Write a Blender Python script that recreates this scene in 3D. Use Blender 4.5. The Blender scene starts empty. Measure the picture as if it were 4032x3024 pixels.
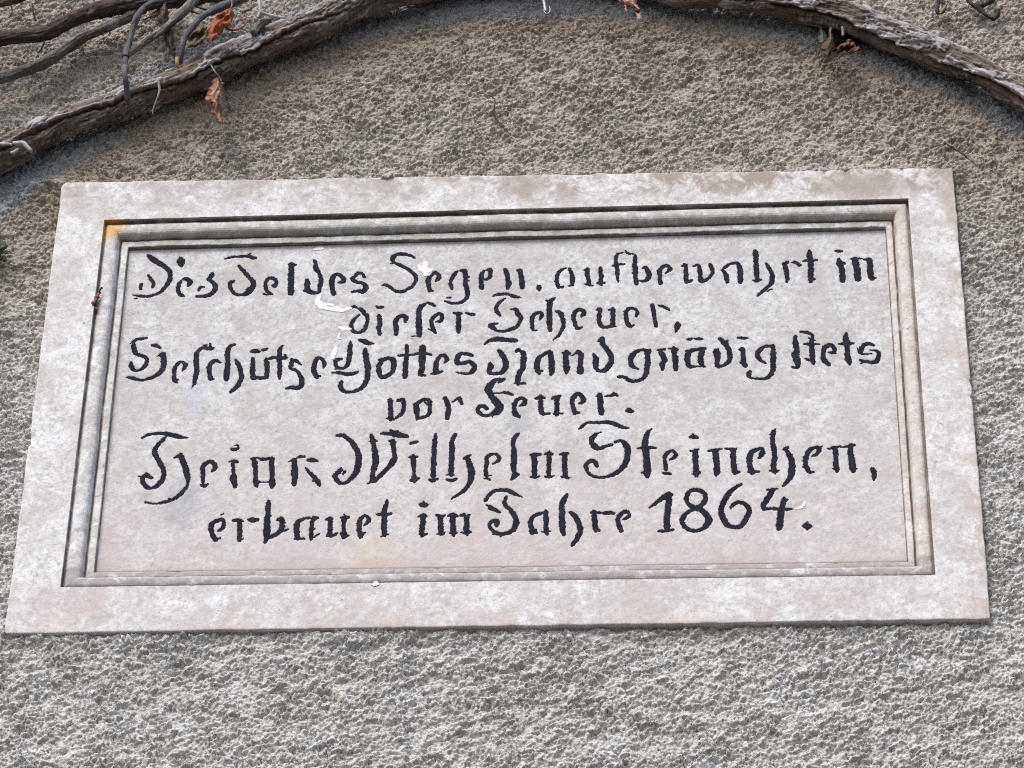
import bpy, math
import numpy as np
from mathutils import Vector, Matrix
R = math.radians
sc = bpy.context.scene
COL = sc.collection
ORG = Vector((0.0, 0.0, 3.98))          # centre of the plaque on the wall plane (wall faces -Y)

STROKES = """0:-3969,2131,35 -3915,2079,64 -3854,2026,63 -3779,1968,56 -3717,1902,56 -3697,1827,46 -3699,1762,49 -3728,1679,49 -3778,1597,39 -3845,1553,29 -3928,1527,31 -4013,1538,28 -4091,1549,14
0:-3942,1842,28 -3913,1785,42 -3881,1738,39 -3871,1701,32 -3879,1664,32
0:-4011,1709,37 -4011,1639,36
0:-4066,1498,15 -4042,1500,15
0:-3628,2030,21 -3593,2039,78 -3562,2010,42
0:-3600,2085,42 -3590,2020,78 -3587,1959,28
0:-3568,1750,28 -3588,1695,46 -3594,1630,46 -3571,1556,45 -3516,1520,28
0:-3544,1768,35 -3514,1781,42 -3471,1729,56 -3482,1683,49
0:-3229,1844,56 -3243,1798,49 -3276,1766,28
0:-3276,1762,28 -3232,1733,42 -3193,1686,53 -3182,1630,49 -3206,1567,49 -3280,1522,42 -3379,1520,31
0:-3364,1598,32 -3352,1643,42 -3314,1654,28
0:-3108,2056,14 -3036,2082,28 -2937,2089,28 -2852,2092,28 -2791,2067,42 -2758,2062,28
0:-2853,2101,14 -2824,2143,10
0:-2939,1954,35 -2881,1874,46 -2812,1779,49 -2765,1714,56 -2762,1658,60 -2800,1594,77 -2839,1540,63 -2901,1528,28 -2966,1552,35 -3014,1636,39 -3022,1701,42 -2985,1732,32
0:-2551,1658,28 -2523,1653,49 -2512,1708,42 -2543,1759,42 -2592,1761,39 -2624,1710,42 -2624,1637,42 -2599,1572,38 -2547,1529,28
0:-2646,1540,15 -2589,1525,15
0:-2388,1960,28 -2307,1954,28
0:-2357,1964,56 -2354,1908,60 -2351,1797,63 -2347,1658,63 -2339,1529,63
0:-2105,2014,28 -2085,1958,46 -2081,1893,56 -2047,1836,39 -2023,1771,42 -2016,1706,53 -2026,1623,45 -2033,1550,38 -2095,1542,49 -2139,1571,63 -2163,1626,63 -2167,1700,56 -2169,1737,28
0:-2195,1577,20 -2152,1543,20
0:-1825,1682,17 -1766,1701,49 -1783,1766,49 -1841,1804,42 -1888,1759,53 -1895,1676,56 -1884,1602,52 -1865,1523,63
0:-1537,1756,35 -1560,1802,35 -1610,1817,42 -1643,1772,42 -1672,1726,42 -1618,1688,38 -1547,1664,42 -1513,1612,49 -1549,1553,63 -1599,1559,38 -1661,1546,38
0:-987,2019,14 -1034,2055,35 -1098,2080,46 -1169,2086,42 -1228,2050,53 -1229,1985,42 -1192,1947,39 -1121,1904,42 -1048,1851,42 -975,1766,46 -966,1701,42 -999,1619,42 -1053,1574,38 -1115,1539,42 -1192,1550,42 -1250,1606,35 -1301,1640,38 -1335,1631,24
0:-1224,1953,20 -1252,1947,15
0:-755,1669,11 -718,1714,49 -719,1770,49 -759,1808,42 -807,1762,49 -829,1698,52 -824,1625,49 -807,1546,49
0:-807,1542,28 -769,1536,14
0:-517,1816,32 -554,1757,49 -580,1679,43
0:-585,1647,46 -563,1564,38
0:-482,1820,21 -437,1824,56 -421,1754,45 -422,1662,42 -407,1588,56 -391,1496,49 -403,1423,42 -454,1374,38 -516,1352,28 -579,1363,31 -636,1391,17
0:-421,1735,27 -382,1736,21
0:-416,1675,21 -381,1679,21
0:-616,1437,21 -577,1438,24
0:-219,1819,28 -242,1750,49 -248,1676,48 -243,1621,47 -235,1566,56
0:-184,1832,35 -149,1831,42 -145,1775,42 -154,1720,42 -188,1689,28 -220,1696,10
0:19,1827,56 41,1762,49 49,1688,52 58,1614,56 48,1550,35
0:142,1811,17 181,1814,56
0:180,1824,46 192,1759,56 203,1685,56 206,1611,59 206,1565,63
0:390,1584,49 394,1524,43
0:695,1838,10 636,1813,28 594,1750,42 588,1676,35 595,1602,42 606,1556,42
0:602,1561,28 655,1564,28
0:563,1649,17 595,1648,21
0:723,1835,28 748,1756,42 759,1672,52 756,1599,42
0:717,1581,20 770,1585,22
0:891,1808,24 937,1816,28
0:919,1826,42 923,1742,49 933,1668,42 947,1585,42
0:892,1600,17 975,1580,25
0:1069,1833,46 1068,1767,43 1076,1711,46 1071,1656,42 1076,1592,49
0:1038,1616,28 1115,1617,35
0:1315,2053,11 1259,2027,29 1238,1976,32 1237,1911,35 1248,1827,45 1254,1735,42 1258,1652,28 1261,1613,6
0:1202,1861,21 1265,1881,28 1332,1881,20
0:1340,2081,17 1371,2043,28 1434,2029,10
0:1452,2008,35 1448,1925,48 1447,1841,52 1450,1758,52 1453,1675,43 1461,1620,56 1463,1583,28
0:1418,1750,10 1475,1804,14
0:1527,1817,21 1562,1834,35 1586,1783,56 1603,1727,56 1585,1663,49 1543,1629,28 1498,1639,8
0:1781,1737,10 1827,1787,45 1824,1828,42 1782,1848,38 1733,1807,42 1715,1771,49 1721,1697,45 1721,1623,45 1727,1596,59
0:1964,1839,24 2003,1857,35 2005,1792,42 2007,1700,42 2009,1617,52 2037,1616,35 2072,1639,22
0:2086,1832,14 2139,1849,35 2158,1770,45 2163,1687,42 2173,1618,52 2218,1629,35 2268,1676,31 2300,1749,35 2291,1813,42 2275,1860,38
0:2398,1769,17 2438,1810,35 2494,1855,31 2565,1872,38 2598,1806,50 2603,1733,56 2599,1595,61
0:2412,1769,35 2442,1709,45 2453,1635,50 2457,1598,56
0:2775,2039,56 2780,1960,56 2780,1849,52 2781,1747,52 2784,1627,45
0:2739,1617,17 2784,1600,28 2826,1627,22
0:2888,1855,28 2924,1781,45 2947,1706,52 2947,1624,52 2939,1569,50 2896,1515,42 2838,1452,38 2781,1394,24
0:2887,1456,19 2940,1485,14
0:3083,1851,42 3133,1873,28
0:3087,1851,49 3099,1795,56 3110,1721,52 3115,1657,45 3106,1584,31
0:3171,1858,14 3213,1865,38 3253,1824,38 3281,1828,10
0:3371,2034,31 3370,1965,59 3377,1881,59 3379,1761,59 3372,1669,56 3373,1587,56
0:3377,1601,31 3419,1623,24
0:3290,1881,10 3346,1891,28 3401,1885,28 3447,1893,24
0:3654,2019,25 3686,2018,34 3722,2014,31
0:3691,1897,45 3695,1837,66 3716,1754,63 3716,1680,63 3716,1588,66
0:3738,1855,28 3750,1827,21
0:3862,1903,66 3872,1815,73 3881,1722,70 3884,1603,73
0:3830,1899,25 3931,1906,21
0:3948,1896,11 4020,1878,49
0:4021,1890,63 4027,1793,59 4025,1692,66 4035,1609,59
0:4042,1611,28 4081,1622,18
1:-1667,1318,29 -1631,1331,36 -1595,1312,31
1:-1574,1307,42 -1530,1265,49 -1511,1210,42
1:-1483,1223,21 -1481,1173,42 -1479,1119,38 -1490,1046,42 -1512,993,42 -1566,962,38 -1623,977,42 -1650,1050,42 -1645,1104,42 -1616,1158,35 -1570,1216,19
1:-1387,1330,21 -1351,1311,43 -1316,1319,29
1:-1352,1202,43 -1343,1116,52 -1338,1061,48 -1350,1016,52 -1336,933,41
1:-1066,1101,35 -1060,1164,55 -1096,1192,42 -1150,1157,49 -1169,1094,52 -1159,1021,52 -1156,927,50
1:-840,1361,15 -891,1324,56 -917,1261,56 -918,1188,59 -916,1098,62 -909,1007,66 -901,908,62
1:-982,896,10 -913,904,21
1:-820,1370,28 -781,1349,42 -745,1324,28
1:-732,1094,15 -676,1111,48 -664,1174,42 -693,1211,35 -741,1175,42 -774,1122,45 -772,1049,42 -749,977,45 -726,936,31
1:-801,996,17 -762,959,17
1:-537,1212,28 -450,1210,28
1:-485,1206,50 -478,1088,55 -480,1025,55 -475,944,47
1:-408,1215,25 -359,1199,38 -307,1186,21
1:-114,1446,14 -80,1466,29 -31,1474,31 53,1472,31 123,1439,45 200,1417,14
1:19,1414,17 -43,1351,38 -76,1279,42 -61,1224,45 -29,1169,38
1:81,1253,10 140,1252,35 175,1174,55 197,1128,48 184,1065,41 150,1003,45 88,968,41 13,943,35 -56,953,31 -106,999,55 -127,1036,48 -51,1057,15
1:408,1110,28 432,1168,42 404,1205,38 349,1179,42 322,1125,45 323,1044,41 330,963,45
1:330,954,31 375,953,19
1:569,1411,18 527,1375,42 468,1367,11
1:520,1366,56 511,1275,55 512,1158,59 513,1058,59 520,945,43
1:581,1219,28 633,1191,52 654,1109,45 668,1037,41 648,947,38 607,867,31 556,810,10
1:855,1128,14 886,1177,52 875,1222,48 827,1237,45 789,1197,45 775,1125,42 789,1043,45 814,971,41
1:807,966,34 872,986,15
1:1021,1226,21 1062,1241,38 1055,1164,48 1055,1074,45 1083,992,45 1152,981,34 1200,1016,52 1204,1116,48 1204,1238,48
1:1156,1221,21 1208,1224,28
1:1234,987,12 1193,981,21
1:1456,1124,35 1470,1191,38 1436,1233,38 1388,1238,38 1349,1194,45 1345,1122,45 1359,1040,45 1386,986,45 1431,1004,24
1:1325,1199,21 1353,1212,28
1:1630,1283,50 1643,1197,48 1653,1115,45 1666,1034,38 1670,979,41
1:1701,1275,25 1755,1262,31 1816,1209,31
1:1904,1033,17 1908,983,65 1892,939,41 1879,885,6
2:-3890,930,29 -3949,922,35 -4004,910,31 -4022,874,35 -4019,802,48 -3996,730,48 -3958,698,38 -3901,674,41 -3860,638,41 -3865,567,45 -3888,514,38 -3940,475,28 -3997,489,38 -4021,534,52 -4032,583,38
2:-4018,910,19 -4060,855,8
2:-3823,830,25 -3781,820,51 -3726,787,25
2:-3752,671,10 -3695,697,55 -3676,634,62 -3672,545,59 -3690,456,52 -3741,404,41 -3820,357,31 -3909,341,34 -3994,374,38 -4060,382,15
2:-3703,711,35 -3661,716,14
2:-3459,465,21 -3433,531,48 -3431,558,41
2:-3434,549,41 -3482,590,30 -3524,551,34 -3547,489,45 -3544,409,41 -3536,338,55 -3516,302,41
2:-3498,337,21 -3521,320,27
2:-3141,771,17 -3186,767,48 -3256,773,35 -3302,743,41 -3322,671,52 -3312,537,55 -3305,440,52 -3313,351,55 -3323,263,27 -3341,218,5
2:-3184,839,15 -3176,771,31
2:-3252,813,15 -3217,817,15
2:-3055,570,31 -3112,596,48 -3158,561,52 -3170,490,55 -3157,401,51 -3143,339,51
2:-3164,344,21 -3112,338,23
2:-2916,822,23 -2966,789,41 -2985,718,55 -2979,620,52 -2972,513,52 -2976,415,62 -2973,331,60
2:-2895,605,25 -2852,528,52 -2825,439,52 -2812,341,55 -2829,280,51 -2866,210,48 -2916,154,33
2:-2725,717,30 -2681,725,55 -2642,711,30
2:-2707,623,34 -2699,516,52 -2694,427,55 -2685,339,55
2:-2692,343,30 -2592,350,41
2:-2675,352,41 -2599,346,41 -2537,349,41
2:-2560,611,41 -2545,531,52 -2539,442,51 -2538,353,55
2:-2609,742,28 -2581,741,33 -2551,754,17
2:-2387,795,12 -2415,742,41 -2413,653,48 -2409,581,52 -2403,475,48 -2402,386,45 -2398,324,19
2:-2442,734,14 -2409,751,21
2:-2572,594,25 -2505,619,32 -2457,627,34 -2394,617,41 -2343,625,41
2:-2355,665,25 -2345,607,21
2:-2168,519,15 -2211,559,34 -2261,583,41 -2279,525,48 -2283,472,41 -2219,444,34 -2181,381,41 -2153,301,55 -2159,222,58 -2199,197,44 -2261,207,44 -2315,195,31
2:-2283,601,28 -2274,570,34
2:-1924,469,14 -1920,536,45 -1958,599,38 -1999,600,48 -2024,538,45 -2033,449,55 -2009,378,51 -1993,334,49
2:-1957,359,21 -2000,338,34
2:-1647,834,30 -1654,744,52 -1650,655,52 -1659,557,52 -1690,478,38 -1752,461,34 -1795,507,45 -1798,569,41 -1764,586,41 -1729,596,22
2:-1810,452,15 -1717,450,16
2:-1828,403,15 -1756,399,34 -1679,380,45 -1617,379,45 -1553,404,30
2:-1559,859,21 -1513,840,52 -1463,812,52 -1394,802,18
2:-1485,745,11 -1482,678,55 -1468,589,62 -1449,473,62 -1445,367,58 -1455,279,51 -1499,192,48 -1566,145,38 -1647,129,34 -1703,152,44 -1733,214,51 -1720,288,31
2:-1329,564,27 -1302,585,34
2:-1295,567,41 -1234,593,48 -1178,565,62 -1167,467,55 -1185,388,48 -1232,353,48 -1279,328,55 -1315,373,48 -1328,462,55 -1307,541,48 -1281,580,41
2:-1033,772,34 -1033,669,38 -1034,589,48 -1041,509,51 -1038,411,58 -1042,319,51
2:-1125,624,29 -1049,634,31 -935,638,17
2:-864,764,34 -862,719,76 -860,639,58 -862,594,76 -863,514,55 -860,425,55 -875,364,58
2:-889,355,34 -825,343,27
2:-936,656,23 -884,648,34 -815,647,31 -760,629,21
2:-619,514,21 -592,562,48 -621,616,41 -669,608,41 -702,546,48 -710,467,51 -711,396,68
2:-762,360,16 -697,378,41 -639,396,25
2:-312,605,30 -360,628,48 -436,639,41 -476,595,52 -481,506,48 -426,505,48 -351,521,51 -295,467,51 -307,397,55 -354,362,34 -430,364,27 -502,385,7
2:-191,763,11 -144,811,41 -75,832,59 -6,831,55 98,815,52 153,810,54
2:-31,675,41 12,603,62 41,513,62 42,434,58 2,364,48 -66,356,41 -128,366,48 -129,419,48 -116,455,68 -123,503,25
2:152,649,25 175,688,41 189,661,41
2:193,657,27 231,634,62 239,571,62 233,483,58 230,421,62 194,360,62 181,281,55 182,211,55
2:144,216,18 254,211,31
2:516,659,34 465,616,41 410,568,51 380,489,58 385,409,58 406,347,48
2:399,360,34 448,381,16
2:519,650,51 534,557,62 542,468,65 542,379,62 533,318,30
2:660,625,30 736,619,30
2:695,642,55 692,562,58 696,473,62 699,394,58 700,341,27
2:730,429,21 713,394,41
2:743,581,7 794,613,27 829,644,34 856,594,55 853,515,51 850,435,55 850,360,82
2:880,612,27 842,612,34
2:1048,786,34 1089,830,39 1089,750,55 1131,678,55 1172,597,58 1185,534,55 1171,464,62 1123,385,58 1069,364,41 1028,396,48 1014,476,58 1017,547,55 993,600,25
2:1515,656,34 1453,626,48 1404,565,58 1397,486,51 1410,424,48 1478,389,16
2:1511,661,27 1562,633,48 1575,526,58 1567,394,55 1560,323,51 1511,245,42 1443,220,41 1382,230,48 1321,276,41 1254,284,38
2:1597,650,34 1595,606,27
2:1686,644,25 1761,657,27
2:1713,630,48 1746,549,62 1759,505,55 1732,452,58 1737,373,41
2:1792,662,7 1850,663,34 1891,653,41
2:1857,671,55 1866,582,55 1875,494,58 1877,370,55
2:2000,788,26 2024,791,36 2057,799,25
2:2065,799,7 2127,792,33 2171,790,26
2:2200,660,34 2097,644,41 2028,615,51 2003,544,62 2005,473,58 2031,411,48 2120,409,18 2195,403,16
2:2176,656,41 2153,568,55 2145,488,62 2164,417,41
2:1987,624,21 2055,641,27
2:2360,795,45 2406,731,62 2439,668,55 2458,597,48 2463,517,48 2434,456,44 2379,413,34 2324,396,41
2:2442,766,14 2427,731,27
2:2329,639,34 2322,608,75 2324,537,62 2322,458,48 2334,396,52
2:2290,401,14 2345,400,27
2:2549,800,22 2600,794,38 2649,793,31
2:2568,634,34 2596,643,48 2605,576,51 2605,479,51 2624,399,51
2:2571,453,14 2611,426,34
2:2932,676,41 2843,673,31 2780,617,51 2758,564,51 2776,493,48 2839,440,15
2:2925,685,41 2929,569,58 2921,437,55 2918,349,51 2892,279,41 2837,227,34 2762,225,24 2681,239,24 2655,275,54 2671,327,34
2:3174,813,30 3172,715,58 3183,626,58 3173,538,61 3178,476,75 3188,396,41 3164,368,31 3120,380,25
2:3133,565,27 3152,520,41
2:3219,868,12 3267,865,34 3321,850,38 3368,818,23
2:3361,827,16 3356,783,27 3344,738,48 3348,658,51 3345,570,58 3348,481,51 3359,419,31
2:3318,779,25 3379,751,14
2:3264,694,25 3329,694,31 3431,695,8
2:3274,493,25 3347,450,25
2:3519,573,18 3577,583,48 3580,653,51 3533,681,44 3477,629,51 3463,549,51 3470,470,58 3519,405,48
2:3603,560,16 3570,574,27
2:3728,842,21 3714,757,62 3725,686,58 3723,579,55 3726,491,68 3740,410,45
2:3641,689,22 3698,695,41 3793,695,31
2:4017,662,23 3957,690,41 3908,673,44 3878,621,55 3863,577,48 3889,545,27 3981,548,11
2:3831,630,14 3856,577,27
2:3969,599,8 4040,582,34 4062,537,41 4034,449,51 3985,424,37 3917,438,34 3857,457,41
2:3862,418,14 3883,435,27
3:-1188,10,58 -1181,-77,44 -1175,-164,51 -1173,-259,53
3:-1213,-243,20 -1141,-258,24
3:-1123,-9,14 -1092,4,41
3:-1069,21,34 -1048,3,41 -1039,-62,41 -1043,-141,41 -1075,-201,37 -1129,-252,11
3:-940,-56,14 -896,-48,41 -850,-1,34 -803,11,34 -768,-16,48 -759,-77,37 -760,-164,37 -789,-215,37 -843,-240,37 -896,-263,20
3:-910,-56,54 -896,-152,54 -888,-261,41
3:-815,-23,27 -766,-77,27
3:-619,16,34 -592,16,48 -569,-54,48 -557,-124,48 -562,-185,51 -571,-254,45
3:-522,-31,10 -449,22,34 -434,-13,41 -413,-57,31
3:31,280,34 -20,237,44
3:-10,276,30 -65,259,48 -111,199,68 -137,138,75 -116,68,61 -73,-3,75 -25,-74,88 -10,-117,81 -43,-177,75 -97,-211,41 -164,-227,30 -219,-191,41 -247,-147,34 -221,-96,41 -180,-97,48 -153,-128,52
3:-77,-203,9 -82,-255,7
3:-72,82,7 13,87,24 75,81,37 130,54,23
3:203,-97,16 247,-75,48 257,-18,48 212,9,41 165,-25,44 145,-86,51 146,-155,51 168,-216,54 205,-252,34
3:375,1,27 426,18,41 471,5,20
3:426,39,41 427,-65,48 431,-143,51 445,-204,51 486,-214,30 527,-208,20
3:549,-2,30 600,19,38 637,35,27
3:606,18,54 600,-69,51 601,-147,47 601,-229,54
3:567,-215,27 669,-207,16
3:841,-80,20 878,-48,54 878,4,54 831,58,45 776,6,51 763,-63,47 777,-133,44 791,-211,54
3:784,-211,34 845,-202,24
3:1021,21,15 1055,44,41
3:1055,49,52 1065,-34,58 1068,-121,58 1075,-217,61
3:1116,19,20 1177,25,31 1225,41,38 1241,16,20
3:1211,63,20 1191,33,34
3:1349,-186,41 1379,-184,62 1408,-188,41
4:-3830,-455,15 -3765,-417,34 -3685,-397,34 -3582,-403,41 -3499,-427,51 -3415,-454,47 -3336,-464,9
4:-3578,-455,34 -3633,-532,41 -3669,-600,47 -3671,-659,54 -3638,-737,54 -3590,-823,57 -3561,-900,50 -3551,-977,50 -3573,-1044,50 -3616,-1102,54 -3668,-1131,33 -3723,-1117,47 -3772,-1049,47 -3773,-989,40 -3735,-965,54 -3687,-991,50
4:-3818,-973,12 -3767,-985,27
4:-3744,-931,16 -3722,-957,34
4:-3465,-736,11 -3396,-707,54 -3364,-776,61 -3330,-862,61 -3311,-947,54 -3291,-1032,40 -3293,-1099,33 -3334,-1183,40 -3395,-1257,43 -3453,-1298,33 -3512,-1318,37 -3611,-1341,20 -3679,-1328,27 -3720,-1317,25
4:-3395,-669,20 -3389,-707,40
4:-3280,-948,9 -3272,-1015,9
4:-3478,-1273,20 -3447,-1290,33
4:-3046,-926,17 -3018,-885,50 -3022,-825,44 -3072,-790,40 -3124,-823,44 -3147,-874,47 -3138,-950,40 -3130,-1069,40
4:-3145,-1102,27 -3107,-1110,46 -3083,-1091,27
4:-2860,-623,20 -2818,-634,40 -2780,-612,27
4:-2828,-581,12 -2791,-577,15 -2783,-608,20
4:-2868,-798,17 -2822,-786,38 -2782,-804,27
4:-2831,-803,40 -2819,-888,34 -2811,-956,37 -2810,-1024,74 -2789,-1092,50 -2787,-1142,24
4:-2638,-760,20 -2600,-760,40
4:-2606,-773,47 -2597,-824,54 -2581,-910,47 -2576,-1003,44 -2570,-1087,54 -2554,-1138,24
4:-2568,-1070,33 -2524,-1075,27
4:-2621,-756,27 -2567,-751,23 -2526,-769,34 -2458,-763,34 -2404,-764,34
4:-2414,-764,54 -2413,-853,50 -2404,-947,47 -2399,-1031,50 -2395,-1099,70 -2395,-1153,16
4:-2548,-1075,8 -2427,-1077,8
4:-2233,-807,8 -2174,-777,38
4:-2181,-773,47 -2168,-883,64 -2164,-960,75 -2160,-1027,60 -2161,-1107,56
4:-2142,-749,26 -2102,-738,34 -2067,-747,23
4:-2032,-784,34 -1984,-793,57 -1922,-805,9
4:-2053,-894,27 -2003,-954,34 -1952,-1023,44 -1916,-1074,54 -1890,-1137,24
4:-1964,-1064,20 -1923,-1074,40
4:-1733,-464,41 -1675,-465,47 -1612,-518,47 -1562,-579,51 -1518,-666,57 -1493,-760,61 -1496,-862,64 -1512,-963,60 -1562,-1038,47 -1620,-1100,40 -1687,-1095,40 -1723,-1035,47 -1738,-1001,47 -1687,-943,47 -1676,-901,27
4:-1652,-986,20 -1630,-944,16
4:-1374,-458,24 -1354,-532,54 -1337,-618,54 -1320,-720,64 -1312,-831,67 -1325,-916,60 -1335,-1000,54 -1326,-1076,60 -1274,-1035,47 -1210,-952,50 -1152,-868,54 -1128,-801,52
4:-1387,-548,13 -1310,-548,16
4:-1391,-1113,9 -1339,-1084,27
4:-1145,-877,52 -1111,-809,50 -1113,-750,48 -1126,-664,47 -1136,-579,54 -1137,-549,61
4:-1174,-548,24 -1103,-571,20
4:-1266,-447,34 -1188,-449,47 -1120,-455,74 -1045,-477,61 -973,-494,24
4:-1169,-406,14 -1081,-415,14
4:-956,-595,13 -913,-574,37 -872,-562,24
4:-915,-724,9 -910,-762,47
4:-961,-770,13 -914,-770,40 -868,-765,16
4:-915,-770,67 -912,-822,54 -906,-906,44 -900,-991,30 -895,-1042,50 -889,-1105,33
4:-940,-1079,20 -890,-1075,47 -841,-1051,16
4:-687,-467,34 -691,-553,44 -694,-672,47 -698,-791,50 -697,-910,50 -697,-1033,53
4:-668,-877,13 -664,-843,9
4:-740,-1074,24 -696,-1086,40 -646,-1059,20
4:-477,-475,43 -509,-556,47 -506,-676,54 -509,-795,54 -506,-914,54 -507,-1015,53
4:-557,-1014,17 -477,-1011,17
4:-552,-1072,23 -502,-1089,40 -449,-1062,31
4:-381,-797,17 -342,-773,34 -305,-758,23
4:-338,-790,51 -312,-892,64 -293,-977,70 -298,-1061,60 -313,-1136,50 -358,-1211,40 -417,-1269,30 -495,-1334,13
4:-71,-879,16 -18,-838,34 -5,-787,37 -40,-748,34 -93,-752,34 -133,-793,40 -135,-870,40 -143,-954,40 -135,-1039,40
4:-135,-1034,24 -81,-1031,12
4:-158,-1064,11 -114,-1073,24 -90,-1090,12
4:192,-479,38 152,-534,44 140,-603,40 148,-705,50 153,-807,60 151,-900,57 149,-993,40
4:155,-993,40 166,-1027,67 133,-1086,33
4:219,-1024,15 173,-1027,33
4:330,-764,31 370,-760,38 427,-755,38
4:360,-769,54 368,-862,50 369,-955,53 377,-1056,56
4:330,-1056,23 424,-1051,24
4:395,-863,13 401,-854,9
4:464,-766,9 518,-742,44 564,-762,20
4:528,-717,11 521,-755,40
4:521,-755,52 524,-865,47 523,-966,47 521,-1063,33
4:477,-1050,13 527,-1065,23 581,-1045,11
4:645,-764,34 692,-754,42 738,-748,11
4:686,-758,54 686,-868,50 690,-969,50 699,-1062,57
4:651,-1061,27 701,-1071,29 754,-1076,20
4:829,-434,8 879,-381,27 933,-339,30 1028,-341,34 1136,-339,44 1217,-366,47 1297,-406,40 1371,-425,8
4:1075,-469,9 1014,-499,34 974,-559,50 974,-610,50 1014,-662,60 1055,-688,50 1115,-664,34 1190,-639,28
4:971,-661,20 1001,-679,40
4:1219,-606,31 1290,-594,38 1330,-642,60 1356,-719,64 1349,-812,60 1329,-897,64 1281,-972,50 1215,-1030,43 1134,-1066,33 1041,-1073,27 974,-1050,33 928,-991,37 914,-914,43 954,-864,47 1001,-857,47 1028,-921,48
4:1614,-429,11 1573,-476,40 1545,-561,64 1538,-638,64 1544,-714,70 1550,-816,67 1556,-918,67 1558,-1011,73 1564,-1082,36
4:1498,-1022,13 1555,-1027,40
4:1454,-697,11 1517,-688,30 1604,-690,37 1659,-695,12
4:1790,-859,12 1844,-822,40 1861,-780,40 1825,-736,33 1771,-769,44 1744,-820,40 1746,-888,37 1755,-989,43
4:1718,-1030,17 1768,-1033,37 1813,-1047,15
4:2005,-557,9 2052,-553,52 2106,-570,9
4:2046,-519,13 2056,-536,27
4:2009,-746,17 2073,-733,32 2103,-720,17
4:2069,-733,57 2067,-860,60 2069,-961,60 2072,-1070,64
4:2027,-1049,13 2067,-1058,33 2111,-1029,17
4:2207,-750,20 2273,-728,33 2349,-719,11
4:2275,-736,62 2284,-847,63 2289,-948,60 2287,-1024,63 2280,-1074,24
4:2381,-717,11 2461,-727,37 2500,-719,17
4:2467,-740,58 2464,-850,60 2469,-951,53 2480,-1044,60
4:2480,-1044,40 2527,-1028,29
4:2734,-855,24 2766,-796,53 2775,-729,33 2721,-728,40 2660,-769,54 2635,-845,57 2635,-938,60 2656,-1047,60
4:2619,-1038,27 2723,-1030,24
4:2800,-789,15 2773,-797,27
4:2923,-459,13 2895,-510,47 2886,-586,50 2886,-680,50 2897,-773,50 2898,-858,50 2885,-942,53 2889,-1027,56
4:2846,-1022,23 2892,-1027,40 2938,-1019,17
4:2901,-1065,13 2896,-1027,40
4:2834,-541,8 2861,-535,13
4:2985,-745,16 3022,-725,37 3046,-708,20
4:3015,-742,40 3052,-810,53 3073,-895,63 3077,-980,70 3064,-1063,67 3042,-1130,53 2973,-1225,19
4:3283,-844,9 3346,-799,40 3369,-731,47 3316,-722,40 3261,-763,50 3231,-847,53 3221,-940,53 3238,-1008,50 3270,-1050,40 3307,-1041,16
4:3396,-711,16 3362,-723,33
4:3190,-977,13 3226,-982,27
4:3465,-746,19 3529,-726,33 3596,-709,24
4:3536,-726,54 3541,-836,50 3537,-937,57 3543,-1034,53
4:3497,-1004,13 3530,-1013,27
4:3596,-727,13 3663,-711,30 3737,-696,40
4:3701,-687,47 3698,-822,60 3707,-924,63 3712,-1037,74
4:3759,-1009,17 3723,-1017,33
4:3736,-869,11 3715,-882,27
4:3914,-1016,53 3929,-1071,53 3926,-1129,40 3919,-1171,8
5:-2929,-1711,9 -2884,-1674,46 -2872,-1608,40 -2892,-1558,40 -2957,-1582,46 -3001,-1631,56 -2999,-1697,56 -2974,-1772,50 -2940,-1830,53
5:-2976,-1837,12 -2896,-1802,22
5:-2909,-1500,12 -2884,-1483,12
5:-2781,-1578,31 -2718,-1565,37 -2669,-1591,16
5:-2711,-1570,53 -2701,-1677,50 -2696,-1760,50 -2693,-1830,49
5:-2692,-1826,29 -2656,-1812,17
5:-2626,-1564,13 -2571,-1572,56 -2515,-1569,33
5:-2415,-1332,43 -2418,-1400,57 -2416,-1483,53 -2418,-1566,63 -2416,-1649,63 -2412,-1732,73 -2412,-1789,53 -2422,-1863,36
5:-2381,-1517,13 -2414,-1517,40
5:-2321,-1580,13 -2271,-1565,57 -2261,-1627,53 -2258,-1685,53 -2301,-1750,46 -2365,-1790,53 -2410,-1814,40
5:-2249,-1722,23 -2194,-1696,20
5:-2232,-1611,16 -2255,-1619,33
5:-1973,-1549,27 -2038,-1565,37 -2096,-1613,53 -2105,-1688,60 -2094,-1770,53 -2081,-1824,40
5:-2111,-1823,24 -2015,-1821,22
5:-1889,-1559,33 -1932,-1558,48 -1948,-1641,40 -1950,-1731,43 -1945,-1830,40
5:-1916,-1806,11 -1865,-1762,16
5:-1913,-1699,11 -1908,-1696,11
5:-1803,-1581,17 -1765,-1569,37 -1732,-1566,24
5:-1760,-1561,50 -1755,-1644,50 -1752,-1710,50 -1748,-1792,50
5:-1778,-1788,33 -1715,-1785,40 -1677,-1757,22
5:-1644,-1559,29 -1609,-1555,40 -1569,-1556,29
5:-1611,-1518,11 -1608,-1547,27
5:-1612,-1564,60 -1615,-1646,43 -1612,-1729,43 -1606,-1787,66 -1610,-1828,20
5:-1552,-1792,13 -1596,-1787,40
5:-1643,-1770,20 -1603,-1779,40
5:-1402,-1667,9 -1358,-1610,40 -1360,-1560,40 -1400,-1538,33 -1439,-1583,46 -1452,-1649,50 -1446,-1732,46 -1429,-1814,46
5:-1429,-1806,33 -1388,-1753,20
5:-1172,-1340,27 -1185,-1430,47 -1195,-1513,60 -1192,-1588,56 -1189,-1687,53 -1179,-1794,53
5:-1217,-1808,17 -1144,-1782,20
5:-1268,-1524,31 -1195,-1521,33 -1119,-1508,27
5:-836,-1396,11 -786,-1404,63 -746,-1406,31
5:-788,-1362,20 -787,-1395,47
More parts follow.
